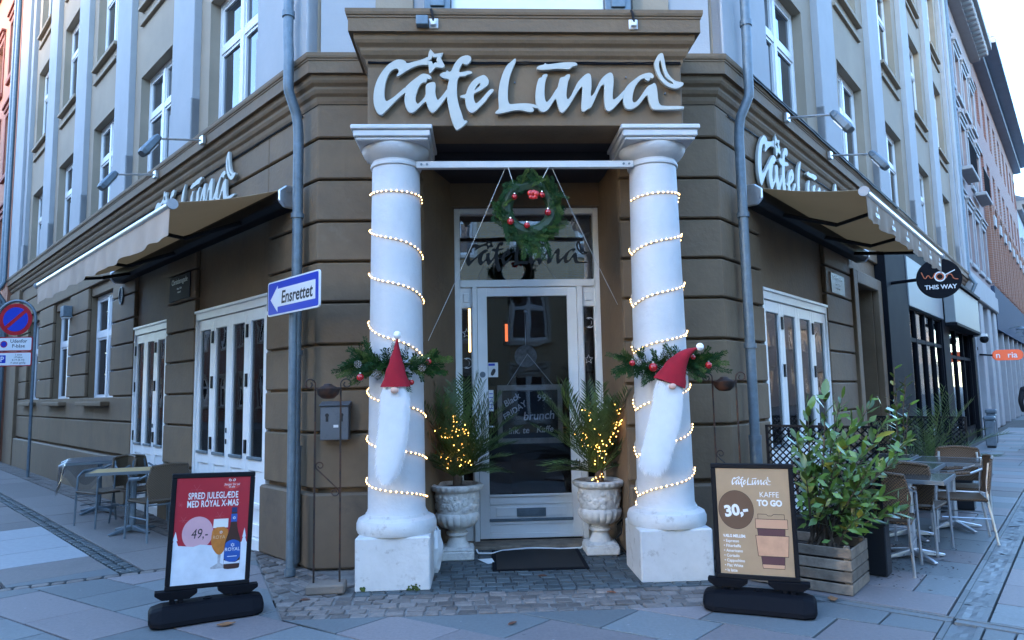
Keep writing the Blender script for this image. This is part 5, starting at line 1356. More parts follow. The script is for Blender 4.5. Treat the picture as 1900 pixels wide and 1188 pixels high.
# ------------------------------------------------------------------ A-boards
def aboard(x, y, rz, label, lean, posterfn, w=.288, h=.414, z0=.185):
    t = thing('pavement_sign', label, 'sign board', (x, y, 0), rz, 'free-standing poster boards on the pavement')
    g = G(); rings = []
    for X, wy, zt, zb in ((-.385, .10, .13, .04), (-.37, .15, .155, .012), (-.30, .175, .175, .0), (0, .165, .185, .0), (.30, .175, .175, .0), (.37, .15, .155, .012), (.385, .10, .13, .04)):
        rings.append([(X, -wy, zb * .75 + .012), (X, -wy * .97, zb * .75 + .045), (X, -wy * .62, zt * .70), (X, -wy * .35, zt * .76), (X, wy * .35, zt * .76), (X, wy * .62, zt * .70), (X, wy * .97, zb * .75 + .045), (X, wy, zb * .75 + .012), (X, wy * .8, zb * .75), (X, -wy * .8, zb * .75)])
    g.loft(rings); base = g.build('water_base', MT['rubber'], t, smooth=False, bevel=.006)
    g = G(); g.lathe([(.03, .138), (.032, .148), (.022, .150), (.02, .145)], 18, (0, -.02, 0)); g.build('filler_cap', MT['rubber'], base, smooth=True)
    for q in (-.235, -.18, .18, .235):
        g = G(); g.box(q - .018, q + .018, -.03, .03, .12, .20); g.build('spring_post', MT['rubber'], t, bevel=.004)
    Mt = Matrix.Translation((0, 0, z0)) @ Matrix.Rotation(lean, 4, 'Y')
    for q in (-.21, .21):
        g = G(); g.prism([(-.14, .03), (.14, .03), (.14, .005), (.09, -.03), (-.09, -.03), (-.14, .005)], -.035, .035, Mt @ Matrix.Translation((q, 0, 0)) @ Matrix.Rotation(rad(90), 4, 'X')); g.build('rail_clamp', MT['rubber'], t, bevel=.003)
    fw = .034
    Z0, Z1 = .03, .03 + 2 * h
    fr = None
    for a in ((-w, w, Z0, Z0 + fw), (-w, w, Z1 - fw, Z1), (-w, -w + fw, Z0 + fw, Z1 - fw), (w - fw, w, Z0 + fw, Z1 - fw)):
        g = G(); g.box(a[0], a[1], -.022, .022, a[2], a[3], Mt); g.build('frame_rail', MT['black'], t, bevel=.005)
    for sx in (-1, 1):
        for zz in (Z0, Z1):
            pass
    g = G(); g.box(-w + fw, w - fw, -.012, .012, Z0 + fw, Z1 - fw, Mt); back = g.build('poster_panel', MT['white'], t)
    P = Mt @ Matrix(((1, 0, 0, 0), (0, 0, -1, -.0125), (0, 1, 0, Z0 + h), (0, 0, 0, 1)))     # X right, Y up, Z to the front
    posterfn(back, P @ Matrix.Diagonal(((w - fw) / .301, (h - fw) / .401, 1, 1)), .301, .401)
    return t
def fl(name, loops, parent, P, z, mat): return put(name, curve_mesh(name, loops, .0002), parent, mat, P @ Matrix.Translation((0, 0, z)))
def tx(body, size, parent, P, x, y, z, mat, **k): return put('lettering', text_mesh(body, size, .0002, **k), parent, mat, P @ Matrix.Translation((x, y, z)))
PM = lambda n, c, r=.35, v=.05, s=6: pmat(n, c, r, var=v, vs_=s)
def poster_left(back, P, w, h):
    red, snow, pink = PM('poster_red', (.40, .02, .035)), PM('poster_snow', (.62, .66, .72), .35, .12, 8), PM('poster_pink', (.62, .36, .40))
    beer, foam, brown, lab = PM('print_amber', (.50, .17, .03), .35, .2, 20), PM('print_foam', (.72, .70, .66)), PM('print_bottle_brown', (.055, .022, .016)), PM('print_label_blue', (.02, .09, .36), .35, .2, 20)
    fl('red_ground', [rect(-w, w, -h, h)], back, P, .001, red)
    fl('sun_disc', [disc(.125, 48, -.11, -.02)], back, P, .0020, pink)
    sn = [(-w, -h)] + [(w, -h), (w, -.11)] + [(w - .1 * k * .55, -.115 + .008 * sin(k * 2.1)) for k in range(1, 11)] + [(-w, -.10)]
    fl('snow', [sn], back, P, .0028, snow)
    for cx, s in ((-.285, .9), (.275, .7)):
        fl('tree_print', [[(cx - .03 * s, -.11), (cx - .012 * s, -.07), (cx - .022 * s, -.07), (cx, -.0), (cx + .022 * s, -.07), (cx + .012 * s, -.07), (cx + .03 * s, -.11)]], back, P, .0032, snow)
    for cx, cy, r in ((-.14, .31, .045), (-.23, .08, .035), (.06, .1, .04), (.2, .2, .03), (-.26, .2, .02)):
        for k in range(3): fl('flake_print', [rect(-r, r, -.0016, .0016)], back, P @ Matrix.Translation((cx, cy, 0)) @ Matrix.Rotation(pi / 3 * k, 4, 'Z'), .0016 + .0002 * k, PM('flake_red', (.47, .07, .085)))
    Pg = P @ Matrix.Translation((0, -.043, 0)) @ Matrix.Diagonal((1, .98, 1, 1)); Pb = P @ Matrix.Translation((-.008, -.061, 0)) @ Matrix.Diagonal((1, .94, 1, 1))
    fl('glass_foam', [[(.015, .125), (.135, .125), (.135, .055), (.012, .055)]], back, Pg, .0036, foam)
    fl('glass_beer', [chaikin([(.012, .06), (.135, .06), (.143, -.03), (.135, -.09), (.10, -.145), (.085, -.155), (.065, -.155), (.045, -.14), (.01, -.09), (.0, -.03)], 1)], back, Pg, .0038, beer)
    fl('glass_stem', [[(.063, -.15), (.088, -.15), (.086, -.22), (.14, -.25), (.14, -.262), (.01, -.262), (.01, -.25), (.066, -.22)]], back, Pg, .0036, PM('print_grey_glass', (.38, .38, .40), .35, .3, 30))
    fl('bottle', [chaikin([(.165, .235), (.213, .235), (.213, .14), (.222, .06), (.25, -.02), (.258, -.07), (.258, -.25), (.245, -.265), (.135, -.265), (.122, -.25), (.122, -.07), (.132, -.02), (.158, .06), (.166, .14)], 1)], back, Pb, .0044, brown)
    fl('bottle_neck_label', [rect(.164, .215, .12, .185)], back, Pb, .0050, lab)
    fl('bottle_cap', [rect(.167, .211, .20, .24)], back, Pb, .0050, PM('print_navy', (.01, .03, .12)))
    fl('bottle_label', [chaikin([(.124, -.215), (.256, -.205), (.256, -.06), (.23, -.035), (.19, -.025), (.15, -.035), (.124, -.06)], 1)], back, Pb, .0050, lab)
    fl('label_snow', [[(.124, -.222), (.256, -.222), (.256, -.195), (.22, -.212), (.17, -.208), (.124, -.19)]], back, Pb, .0054, snow)
    tx('ROYAL', .040, back, Pb, .19, -.118, .0056, MT['white'])
    fl('label_line', [rect(.15, .23, -.165, -.160)], back, Pb, .0056, MT['white'])
    for cx, cy, r, Q in ((.19, -.07, .018, Pb), (.19, .152, .014, Pb), (.08, .02, .014, Pg)): fl('star_print', [star(r, r * .55, 6, cx, cy), star(r * .6, r * .33, 6, cx, cy)], back, Q, .0056, MT['white'])
    tx('ROYA', .038, back, Pg, .065, -.03, .0046, PM('print_cream', (.62, .42, .25)))
    tx('SPRED JULEGLÆDE', .070, back, P, 0, .24, .0024, MT['white'], bold=.0013, sx=.66, space=1.06)
    tx('MED ROYAL X-MAS', .070, back, P, 0, .178, .0024, MT['white'], bold=.0013, sx=.66, space=1.06)
    tx('49,-', .105, back, P, -.095, -.06, .0024, MT['ink'], shear=.15, sx=.85)
    fl('banner', [chaikin([(.07, .335), (.10, .36), (.19, .36), (.225, .335), (.19, .31), (.155, .305), (.145, .29), (.13, .306), (.1, .31)], 1)], back, P, .0016, PM('poster_bright_red', (.55, .05, .05)))
    tx('Sørger for jul', .024, back, P, .147, .337, .0022, MT['white'], shear=.2); tx('til alle', .022, back, P, .147, .318, .0022, MT['white'], shear=.2)
    for sg in (1, -1): fl('bow_print', [chaikin([(.147, .372), (.147 + sg * .02, .392), (.147 + sg * .032, .38), (.147 + sg * .02, .366)], 2), chaikin([(.147 + sg * .006, .373), (.147 + sg * .019, .385), (.147 + sg * .026, .379), (.147 + sg * .018, .371)], 2)], back, P, .0020, MT['white'])
def poster_right(back, P, w, h):
    tan, dk, lid, cup, slv = PM('poster_kraft', (.40, .27, .16), .35, .1, 5), PM('poster_brown', (.135, .075, .045)), PM('print_peach', (.56, .32, .20)), PM('print_plum', (.105, .045, .05)), PM('print_sleeve', (.55, .31, .19), .35, .12, 14)
    ln = PM('print_outline', (.025, .015, .02))
    fl('kraft_ground', [rect(-w, w, -h, h)], back, P, .001, tan)
    for i, (nm, me) in enumerate(luna_meshes(.118, .0001, 0)): put(nm, me, back, MT['white'], P @ Matrix.Translation((-.175, .262, .0016 + .0001 * i)))
    fl('price_disc_rim', [disc(.148, 48, -.145, .085)], back, P, .0015, ln); fl('price_disc', [disc(.145, 48, -.145, .085)], back, P, .0020, dk)
    tx('30,-', .115, back, P, -.14, .045, .0026, MT['white'], bold=.005, rot=rad(8), sx=1.12)
    tx('KAFFE', .058, back, P, .135, .185, .0016, MT['white']); tx('TO GO', .062, back, P, .135, .12, .0016, MT['white'], bold=.0030)
    tx('VÆLG MELLEM:', .030, back, P, -.265, -.125, .0016, MT['white'], align='LEFT', bold=.0012, sx=.92)
    for k, b in enumerate(('Espresso', 'Filterkaffe', 'Americano', 'Cortado', 'Cappuchino', 'Flat White', 'Is latte')): tx('• ' + b, .031, back, P, -.265, -.163 - .037 * k, .0016, MT['white'], align='LEFT', bold=.0005)
    def shp(pts, m, z):
        cx = sum(p[0] for p in pts) / len(pts); cy = sum(p[1] for p in pts) / len(pts)
        fl('cup_outline', [inset(pts, -.004)], back, P, z, ln); fl('cup_shape', [pts], back, P, z + .0005, m)
    shp([(.035, .055), (.10, .055), (.115, .043), (.145, .043), (.16, .055), (.245, .055), (.245, .01), (.035, .01)], tan, .0016)
    shp([(.025, -.055), (.245, -.055), (.225, -.315), (.05, -.315)], cup, .0024)
    shp([(.048, -.318), (.226, -.318), (.223, -.345), (.054, -.345)], lid, .0024)
    shp([(.012, .018), (.268, .018), (.268, -.048), (.012, -.048)], lid, .0032)
    shp([(.008, -.105), (.272, -.105), (.258, -.255), (.02, -.255)], slv, .0032)
aboard(-2.03, 5.44, rad(25), 'black framed red beer poster board left of the entrance', rad(2.2), poster_left)
aboard(1.995, 5.17, rad(-24), 'black framed brown coffee to go poster board right of the entrance', rad(-.5), poster_right)
for x, y, r, l in ((-1.82, 5.22, .3, 'brown dead leaf on the slabs before the red poster board'), (2.62, 5.33, 1.2, 'orange dead leaf at the cross drain beside the brown poster board')):
    g = G(); q = chaikin([(-.08, 0), (-.03, .03), (.02, .05), (.05, .02), (.1, .015), (.05, -.02), (.02, -.05), (-.03, -.03)], 1)
    g.prism([(p[0] * .8, p[1] * .8) for p in q], .0, .003)
    for v in g.bm.verts: v.co.z += .012 + .10 * abs(v.co.y) + .05 * abs(v.co.x)
    o = g.build('fallen_leaf', pmat('dead_leaf_brown', (.26, .12, .05), .8, var=.3, vs_=40)); o.location = (x, y, 0); o.rotation_euler = (0, 0, r); tag(o, l, 'leaf')

# ================================================================== TERRACE FURNITURE
def rz_of(F, sgn=1): return atan2(F.d.y, F.d.x) if sgn > 0 else atan2(-F.d.y, -F.d.x)
def chair(label, tube, weave, armw, group):
    t = thing('cafe_chair', label, 'chair', (0, 0, 0), group=group)
    r = .0125
    for sx in (-1, 1):
        g = G(); g.tube([(sx * .255, .235, 0), (sx * .25, .225, .42), (sx * .25, .215, .62), (sx * .25, .17, .665), (sx * .252, .05, .675), (sx * .245, -.08, .69), (sx * .215, -.20, .74)], r, 8); g.build('front_leg', tube, t, smooth=True)
        g = G(); g.tube([(sx * .235, -.285, 0), (sx * .215, -.225, .43), (sx * .205, -.235, .62), (sx * .19, -.262, .80)], r, 8); g.build('rear_leg', tube, t, smooth=True)
        g = G(); g.tube([(sx * .25, .16, .680), (sx * .252, .05, .688), (sx * .247, -.09, .703)], .019, 8); g.build('armrest', armw, t, smooth=True)
    g = G(); g.tube([(-.24, .22, .40), (.24, .22, .40)], .009, 6); g.tube([(-.215, -.22, .40), (.215, -.22, .40)], .009, 6); g.tube([(-.23, .18, .25), (-.225, -.24, .25)], .008, 6); g.tube([(.23, .18, .25), (.225, -.24, .25)], .008, 6); g.build('stretcher', tube, t, smooth=True)
    g = G(); rows = []
    for th in (0, -.022):
        rows = [[(x * (.225 + .0 * y), y, .44 + th + .012 * (y / .23) ** 2 - .012 * (1 - x * x)) for x in [-1 + 2 * i / 8 for i in range(9)]] for y in [-.22 + .455 * j / 8 for j in range(9)]]
        g.loft(rows, cyc=False, cap=False)
    edge = [(-.225, -.22), (.225, -.22), (.225, .235), (-.225, .235)]
    g.tube([(x, y, .43) for x, y in edge], .014, 6, True); g.build('seat', weave, t, smooth=True, recalc=False)
    g = G()
    for th in (0, .014):
        rows = []
        for j in range(9):
            f = j / 8; z = .47 + .36 * f; hw = .205 + .03 * sin(pi * f); rows.append([(hw * x, -.225 - .05 * f - .035 * (1 - x * x) - th + .0, z + (.02 * (1 - x * x) if j == 8 else 0)) for x in [-1 + 2 * i / 12 for i in range(13)]])
        g.loft(rows, cyc=False, cap=False)
    top = [(.205 * x, -.282 - .035 * (1 - x * x), .832 + .02 * (1 - x * x)) for x in [-1 + 2 * i / 14 for i in range(15)]]
    g.tube(top, .017, 8); g.tube([(-.205, -.232, .47), (-.235, -.25, .65), (-.205, -.282, .832)], .014, 6); g.tube([(.205, -.232, .47), (.235, -.25, .65), (.205, -.282, .832)], .014, 6)
    g.build('backrest', weave, t, smooth=True, recalc=False)
    return t
def place(o, F, s, n, face, extra=0):
    """face: 's+', 's-', 'n+', 'n-' = direction the sitter looks"""
    d = {'s+': F.d, 's-': -F.d, 'n+': F.n, 'n-': -F.n}[face]
    p = F.p(s, n, 0); o.location = p; o.rotation_euler = (0, 0, atan2(d.y, d.x) - pi / 2 + rad(extra))
def table(label, w, d, topmat, legmat, group, th=.028):
    t = thing('cafe_table', label, 'table', (0, 0, 0), group=group)
    g = G(); g.box(-w / 2, w / 2, -d / 2, d / 2, .75 - th, .75); top = g.build('tabletop', topmat, t, bevel=.006)
    g = G()
    for a in ((-w / 2 - .004, w / 2 + .004, -d / 2 - .004, -d / 2 + .012), (-w / 2 - .004, w / 2 + .004, d / 2 - .012, d / 2 + .004), (-w / 2 - .004, -w / 2 + .012, -d / 2 + .012, d / 2 - .012), (w / 2 - .012, w / 2 + .004, -d / 2 + .012, d / 2 - .012)): g.box(*a, .75 - th - .004, .7525)
    g.build('edge_band', MT['edge'], t)
    g = G(); g.tube([(0, 0, .06), (0, 0, .70)], .034, 14); g.box(-.18, .18, -.03, .03, .70, .72); g.box(-.03, .03, -.18, .18, .699, .719); g.build('pedestal', legmat, t, smooth=True)
    for a in range(4):
        M = Matrix.Rotation(pi / 4 + a * pi / 2, 4, 'Z')
        g = G(); g.hexa([M @ Vector(p) for p in ((.02, -.03, .03), (.30, -.02, .002), (.30, .02, .002), (.02, .03, .03), (.02, -.03, .09), (.31, -.018, .024), (.31, .018, .024), (.02, .03, .09))]); g.build('foot', legmat, t, bevel=.006)
    return t
gT, gC = 'dark topped tables on the right pavement', 'wicker armchairs on the right pavement'
t1 = table('dark topped cafe table nearest the leafy shrub', .68, .68, MT['tabletop'], MT['alu'], gT); place(t1, FR, .86, 1.34, 'n+')
for (s, n, l) in ((1.85, 1.12, 'dark topped cafe table, second from the shrub'), (2.62, 1.45, 'dark topped cafe table farthest out on the right pavement'), (2.75, .72, 'dark topped cafe table at the back against the far trellis')):
    c = dup(t1); place(c, FR, s, n, 'n+'); c['label'] = l
c1 = chair('brown wicker armchair with its back to the shrub, nearest of the right chairs', MT['alu'], MT['wicker'], MT['wicker'], gC); place(c1, FR, .33, 1.22, 's+', 6)
for s, n, f, e, l in ((1.30, 1.30, 's+', -4, 'brown wicker armchair between the first and second right tables'), (2.03, 1.58, 'n-', 14, 'brown wicker armchair turned towards the wall at the outer side of the second right table'), (2.92, 1.50, 's-', 10, 'brown wicker armchair at the far end by the far trellis'), (.9, .62, 'n+', 0, 'brown wicker armchair on the wall side of the first right table, half hidden by leaves')):
    c = dup(c1); place(c, FR, s, n, f, e); c['label'] = l
gTL, gCL = 'tables by the left folding doors', 'tubular armchairs by the left folding doors'
tl = table('pale wooden topped table by the left folding doors', .58, .92, MT['tablewood'], MT['galv'], gTL); place(tl, FL, 3.37, .62, 'n+', -25)
t2 = table('grey table wrapped in clear plastic beyond the wooden topped table', .95, .80, pmat('grey_table_cover', (.20, .22, .25), .3, var=.15, vs_=6), MT['galv'], gTL); place(t2, FL, 5.45, .50, 'n+', -14)
g = G(); rows = []
for i in range(26):
    x = -.56 + 1.12 * i / 25; row = []
    for j in range(26):
        y = -.5 + 1.0 * j / 25; z = .758
        ox = max(0, abs(x) - .48); oy = max(0, abs(y) - .41)
        z -= 5.2 * ox ** 1 * (.6 + .4 * sin(y * 9)) + 5.0 * oy * (.55 + .45 * sin(x * 11)); z += .004 * sin(x * 23 + y * 17)
        row.append((x - (.05 if ox else 0) * (1 if x > 0 else -1) * .6, y, max(.25, z)))
    rows.append(row)
g.loft(rows, cyc=False, cap=False); tag(g.build('plastic_cover', MT['plastic'], t2, smooth=True))
cl = chair('tubular armchair with pale slatted seat left of the wooden topped table', MT['galv'], MT['cane'], MT['galv'], gCL); place(cl, FL, 4.25, .72, 'n+', 14)
for s, n, f, e, l in ((2.80, .52, 's+', 8, 'tubular armchair right of the wooden topped table, partly behind the red poster board'), (4.05, .36, 's-', 12, 'tubular armchair on the wall side of the wooden topped table')):
    c = dup(cl); place(c, FL, s, n, f, e); c['label'] = l

# trellis screens on rattan planters
def trellis(F, s, n0, n1, z0, z1, zm, label, w=.17, ph=.44):
    t = thing('trellis_screen', label, 'trellis', F.p(s, (n0 + n1) / 2, 0), local=False, group='black trellis screens enclosing the right terrace')
    for n in (n0, n1):
        g = G(); g.fb(F, s - .012, s + .012, n - .012, n + .012, 0 if n == n1 else .02, z1); g.build('post', MT['black'], t)
    for z in (z0, zm, z1 - .02):
        g = G(); g.fb(F, s - .010, s + .010, n0 + .012, n1 - .012, z, z + .022); g.build('rail', MT['black'], t)
    g = G(); st = .062
    def barp(a, b, o):
        A = F.p(s + o, a[0], a[1]); B = F.p(s + o, b[0], b[1]); g.tube([A, B], .0068, 4)
    for za, zb in ((z0 + .02, zm), (zm + .022, z1 - .02)):
        h = zb - za; k = n0 - h
        while k < n1:
            lo, hi = max(k, n0), min(k + h, n1)
            if hi - lo > .01: barp((lo, za + lo - k), (hi, za + hi - k), -.004); barp((lo, zb - (lo - k)), (hi, zb - (hi - k)), .004)
            k += st
    g.build('lattice', MT['black'], t)
    g = G()
    g.fb(F, s - w / 2, s + w / 2, n0 - .02, n1 + .03, .01, ph - .02); g.fb(F, s - w / 2 - .008, s + w / 2 + .008, n0 - .028, n1 + .038, ph - .02, ph); g.build('rattan_planter', MT['rattan'], t, bevel=.008)
    return t
trellis(FR, .02, .34, 1.28, .44, 1.25, .80, 'black trellis screen on a rattan planter right behind the wooden crate')
trellis(FR, 4.05, .35, 1.46, .40, 1.18, .78, 'black trellis screen at the far end of the right terrace')

# wooden crate with the cherry laurel
t = thing('wooden_crate', 'weathered slatted wooden crate planter with a leafy shrub beside the brown poster board', 'crate', FR.p(-.54, .80, 0), local=False)
s0, s1, n0, n1 = -.80, -.28, .42, 1.22
for k in range(4):
    z = .012 + k * .088; z1 = z + .076
    for a in ((s0, s0 + .016, n0, n1), (s1 - .016, s1, n0, n1), (s0 + .017, s1 - .017, n0, n0 + .016), (s0 + .017, s1 - .017, n1 - .016, n1)):
        j = random.uniform(-.004, .004); g = G(); g.fb(FR, a[0], a[1], a[2], a[3], z + j, z1 + j); g.build('slat', MT['wood'], t, bevel=.004)
for a in ((s0 + .018, n0 + .018), (s0 + .018, n1 - .058), (s1 - .058, n0 + .018), (s1 - .058, n1 - .058)):
    g = G(); g.fb(FR, a[0], a[0] + .04, a[1], a[1] + .04, .01, .37); g.build('corner_post', MT['wood'], t, bevel=.003)
g = G(); g.fb(FR, s0 + .03, s1 - .03, n0 + .03, n1 - .03, .02, .27); g.build('soil', MT['soil'], t)
# leaf meshes
LV = []
for v in range(3):
    g = G(); L = 1; rows = []
    for i in range(6):
        f = i / 5; w = .215 * sin(pi * (f * .92 + .05)) ** .8 * (1 if v != 1 else .85); c = .10 * f * f * (-1 if v else .5)
        rows.append([(f, -w, c + .05 * w), (f, 0, c - .02), (f, w, c + .05 * w)])
    g.loft(rows, cyc=False, cap=False); me = bpy.data.meshes.new('leaf'); g.bm.to_mesh(me); g.bm.free()
    for f in me.polygons: f.use_smooth = True
    me.materials.append(MT['laurely'] if v == 2 else MT['laurel']); LV.append(me)
def leaf_at(parent, p, d, L, yel=.12):
    d = Vector(d).normalized(); u = Vector((rs.uniform(-.35, .35), rs.uniform(-.6, .1), 1))
    y = u.cross(d).normalized(); z = d.cross(y); M = Matrix.Identity(4)
    for i, v in enumerate((d, y, z)):
        for r in range(3): M[r][i] = v[r] * L
    M.translation = p
    return put('leaf', LV[2] if rs.random() < yel else LV[rs.randrange(2)], parent, M=M)
rs.seed(77)
base = FR.p(-.54, .92, .27)
t = thing('laurel_shrub', 'bushy green laurel shrub with some yellowing leaves growing in the wooden crate', 'shrub', base, local=False)
tips = []
g = G()
for tipp in ((2.80, 5.62, 1.52), (2.72, 5.75, 1.40), (3.0, 5.6, 1.28), (3.25, 5.75, 1.45), (3.42, 5.85, 1.28), (3.12, 5.95, 1.50), (2.60, 5.62, .95), (2.72, 5.45, .80), (3.0, 5.40, .95), (3.35, 5.60, 1.0), (3.48, 5.7, 1.12), (2.92, 5.35, .62), (3.15, 5.45, .75), (2.95, 5.8, 1.15), (2.62, 5.8, 1.18), (3.28, 5.5, .62), (2.85, 5.5, 1.1), (3.1, 5.65, 1.05)):
    T = Vector(tipp); c = base.lerp(T, .5) + Vector((rs.uniform(-.06, .06), rs.uniform(-.06, .06), .07)); b = base + Vector((rs.uniform(-.1, .1), rs.uniform(-.1, .1), 0))
    pts = [b * (1 - f) ** 2 + c * 2 * f * (1 - f) + T * f * f for f in [i / 8 for i in range(9)]]
    g.tube(pts, [.012 * (1 - .75 * i / 8) for i in range(9)], 6); tips.append(pts)
g.build('stems', MT['bark'], t, smooth=True)
for pts in tips:
    n = 16; ph = rs.uniform(0, 6)
    for i in range(n):
        f = .34 + .66 * i / (n - 1); x = f * 8; j = min(int(x), 7); p = pts[j].lerp(pts[j + 1], x - j); tg = (pts[j + 1] - pts[j]).normalized()
        a = ph + i * 2.4; o = tg.orthogonal().normalized(); w = tg.cross(o)
        d = (o * cos(a) + w * sin(a)) * (1.0 - .5 * f) + tg * (.35 + .6 * f) + Vector((0, 0, -.1))
        leaf_at(t, p, d, rs.uniform(.085, .16), .10 if p.z > .8 else .2)
g = G()
for i in range(380):                      # inner, smaller leaves
    pts = rs.choice(tips); x = rs.uniform(2.5, 8); j = min(int(x), 7); p = pts[j].lerp(pts[j + 1], x - j) + Vector((rs.gauss(0, .07), rs.gauss(0, .07), rs.gauss(0, .06)))
    d = Vector((rs.gauss(0, 1), rs.gauss(0, 1), rs.gauss(.2, .7))).normalized(); u = d.orthogonal().normalized(); L = rs.uniform(.07, .12)
    g.face([p, p + d * L * .5 + u * L * .24, p + d * L, p + d * L * .5 - u * L * .24])
o = g.build('small_leaves', MT['laurel'], t, recalc=False); o['kind'] = 'stuff'

# palm and bamboo-like plant at the far trellis
rs.seed(5)
pb = FR.p(3.75, 1.05, 0)
t = thing('potted_palm', 'larger palm in a dark pot standing at the far trellis of the right terrace', 'palm', pb, local=False)
g = G(); g.lathe([(.13, .0), (.18, .02), (.2, .38), (.21, .40), (.18, .40), (.17, .36), (.02, .36)], 24, pb); g.build('pot', MT['rattan'], t, smooth=True)
for az, el, L, dr in R_((-40, 72, 1.15, .8), (-70, 60, 1.1, 1.0), (-20, 55, 1.1, .9), (20, 65, 1.1, .9), (60, 70, 1.0, .8), (120, 62, 1.0, .9), (180, 60, 1.0, .9), (230, 66, 1.05, .9), (-55, 45, .9, .9), (-5, 40, .85, .8), (-95, 75, 1.15, .7), (300, 80, 1.2, .5)):
    frond(t, pb + Vector((0, 0, .4)), az, el, L, dr, nl=22, ll=.26, wid=.008)
pk = FR.p(3.3, .80, 0)
t = thing('tall_shrub', 'tall narrow leafy plant rising beside the palm in front of the black shopfront', 'shrub', pk, local=False)
g = G(); g.lathe([(.13, .0), (.16, .02), (.17, .3), (.14, .3), (.02, .28)], 20, pk); g.build('pot', MT['rattan'], t, smooth=True)
g = G(); sts = []
for k in range(7):
    T = pk + Vector((rs.uniform(-.22, .3), rs.uniform(-.3, .15), rs.uniform(1.1, 1.85))); pts = [pk.lerp(T, i / 6) + Vector((.03 * sin(i), 0, 0)) for i in range(7)]; sts.append(pts); g.tube(pts, .007, 5)
g.build('stems', MT['bark'], t)
for pts in sts:
    for i in range(14):
        x = 1.5 + 4.4 * i / 13; j = min(int(x), 5); p = pts[j].lerp(pts[j + 1], x - j); a = i * 2.4
        leaf_at(t, p, (cos(a), sin(a), .7), rs.uniform(.10, .15), .08)
# fallen leaf litter under the tables
rs.seed(8)
g = G()
for i in range(420):
    s = rs.gauss(.75, .55); n = 1.25 + rs.gauss(0, .28)
    if n > 1.8 or n < .4 or s > 2.4: continue
    p = FR.p(s, n, .006); a = rs.uniform(0, 6.28); L = rs.uniform(.012, .045); d = Vector((cos(a), sin(a), rs.uniform(-.1, .3))); w = Vector((-d.y, d.x, rs.uniform(-.3, .3))) * L * .22
    g.face([p, p + d * L * .5 + w, p + d * L, p + d * L * .5 - w])
o = g.build('leaf_litter', pmat('dark_leaf_litter', (.035, .028, .024), .8, var=.4, vs_=50), recalc=False); o['kind'] = 'stuff'; o['label'] = 'dark leaf litter under the right terrace chairs'
LEAFL = ('small reddish dead leaf on the dark setts near the doormat', 'small reddish dead leaf by the foot of the right plinth', 'small reddish dead leaf on the brown sett band at the right', 'small reddish dead leaf on the paving slabs before the door', 'small reddish dead leaf on the step beside the left urn', 'small reddish dead leaf by the iron stand at the left')
for k, (x, y) in enumerate(((.52, 6.28), (1.45, 6.35), (1.02, 5.72), (.2, 5.05), (-.35, 7.05), (-1.4, 5.78))):
    g = G(); q = chaikin([(-.05, 0), (0, .025), (.05, .0), (0, -.02)], 1); g.prism(q, .006, .010)
    for v in g.bm.verts: v.co.z += .25 * abs(v.co.y)
    o = g.build('fallen_leaf', MT['leafdead']); o.location = (x, y, 0); o.rotation_euler = (0, 0, k * 1.3); tag(o, LEAFL[k], 'leaf', 'dead leaves before the entrance')

# interior glow: pendant lamps and a heater seen through the glass
for p, r, l in ((FL.p(2.35, -.9, 2.25), .05, 'glowing pendant bulb behind the left folding doors'), (FL.p(5.2, -1.2, 2.2), .045, 'glowing pendant bulb behind the three-leaf folding doors')):
    t = thing('pendant_lamp', l, 'lamp', p, local=False)
    g = G(); g.ball(p, r, 12); g.build('bulb', MT['bulb'], t, smooth=True)
    g = G(); g.tube([p + Vector((0, 0, r)), Vector((p.x, p.y, 4.0))], .006, 5); g.build('flex', MT['black'], t)
GLOW = pmat('orange_glow', (1, .3, .1), .5, var=0, em=(1, .20, .06), es=.16)
t = thing('heater_lamp', 'narrow orange glowing lamp inside behind the entrance door', 'lamp', (.36, 9.2, 2.2), local=False)
g = G(); g.box(.34, .375, 9.2, 9.22, 2.27, 2.50); g.build('glowing_tube', GLOW, t)
g = G(); g.box(.31, .41, 9.225, 9.26, 2.22, 2.55); g.build('housing', MT['black'], t)
t = thing('wall_light', 'upright warm light inside behind the left side pane', 'lamp', (-.13, 9.4, 2.2), local=False)
g = G(); g.box(-.145, -.115, 9.4, 9.43, 2.15, 2.75); g.build('tube', MT['bulb'], t)

# ================================================================== WOK SHOP (ground floor beyond the passage)
BK = MT['blackbldg']
shop = thing('wok_shop', 'black shopfront with silver fascia and large panes beyond the right terrace', 'shop', FR.p(12, 0, 0), local=False)
g = G(); g.fb(FR, 6.9, 8.75, -.4, .12, 0, 4.5); g.build('black_pier', BK, shop, bevel=.01)
g = G(); g.fb(FR, 8.75, 18.3, -.4, .02, 4.08, 4.5); g.fb(FR, 8.75, 18.3, -.4, .06, -.1, .42); g.build('shop_wall', BK, shop)
g = G(); g.fb(FR, 8.76, 12.9, -.02, .14, 3.14, 4.14); g.build('fascia', MT['silver'], shop, bevel=.01)
g = G(); g.fb(FR, 12.92, 13.9, -.1, .10, 0, 4.3); g.build('black_pier', BK, shop)
g = G(); g.fb(FR, 13.3, 18.2, .11, .34, 3.10, 4.06); g.build('fascia', MT['silver'], shop, bevel=.01)
g = G(); g.fb(FR, 13.2, 18.25, .105, .40, 4.07, 4.15); g.fb(FR, 13.3, 18.2, .105, .36, 3.03, 3.095); g.build('canopy_trim', BK, shop)
g = G(); g.fb(FR, 18.0, 18.4, -.1, .16, 0, 3.05); g.build('black_pier', BK, shop)
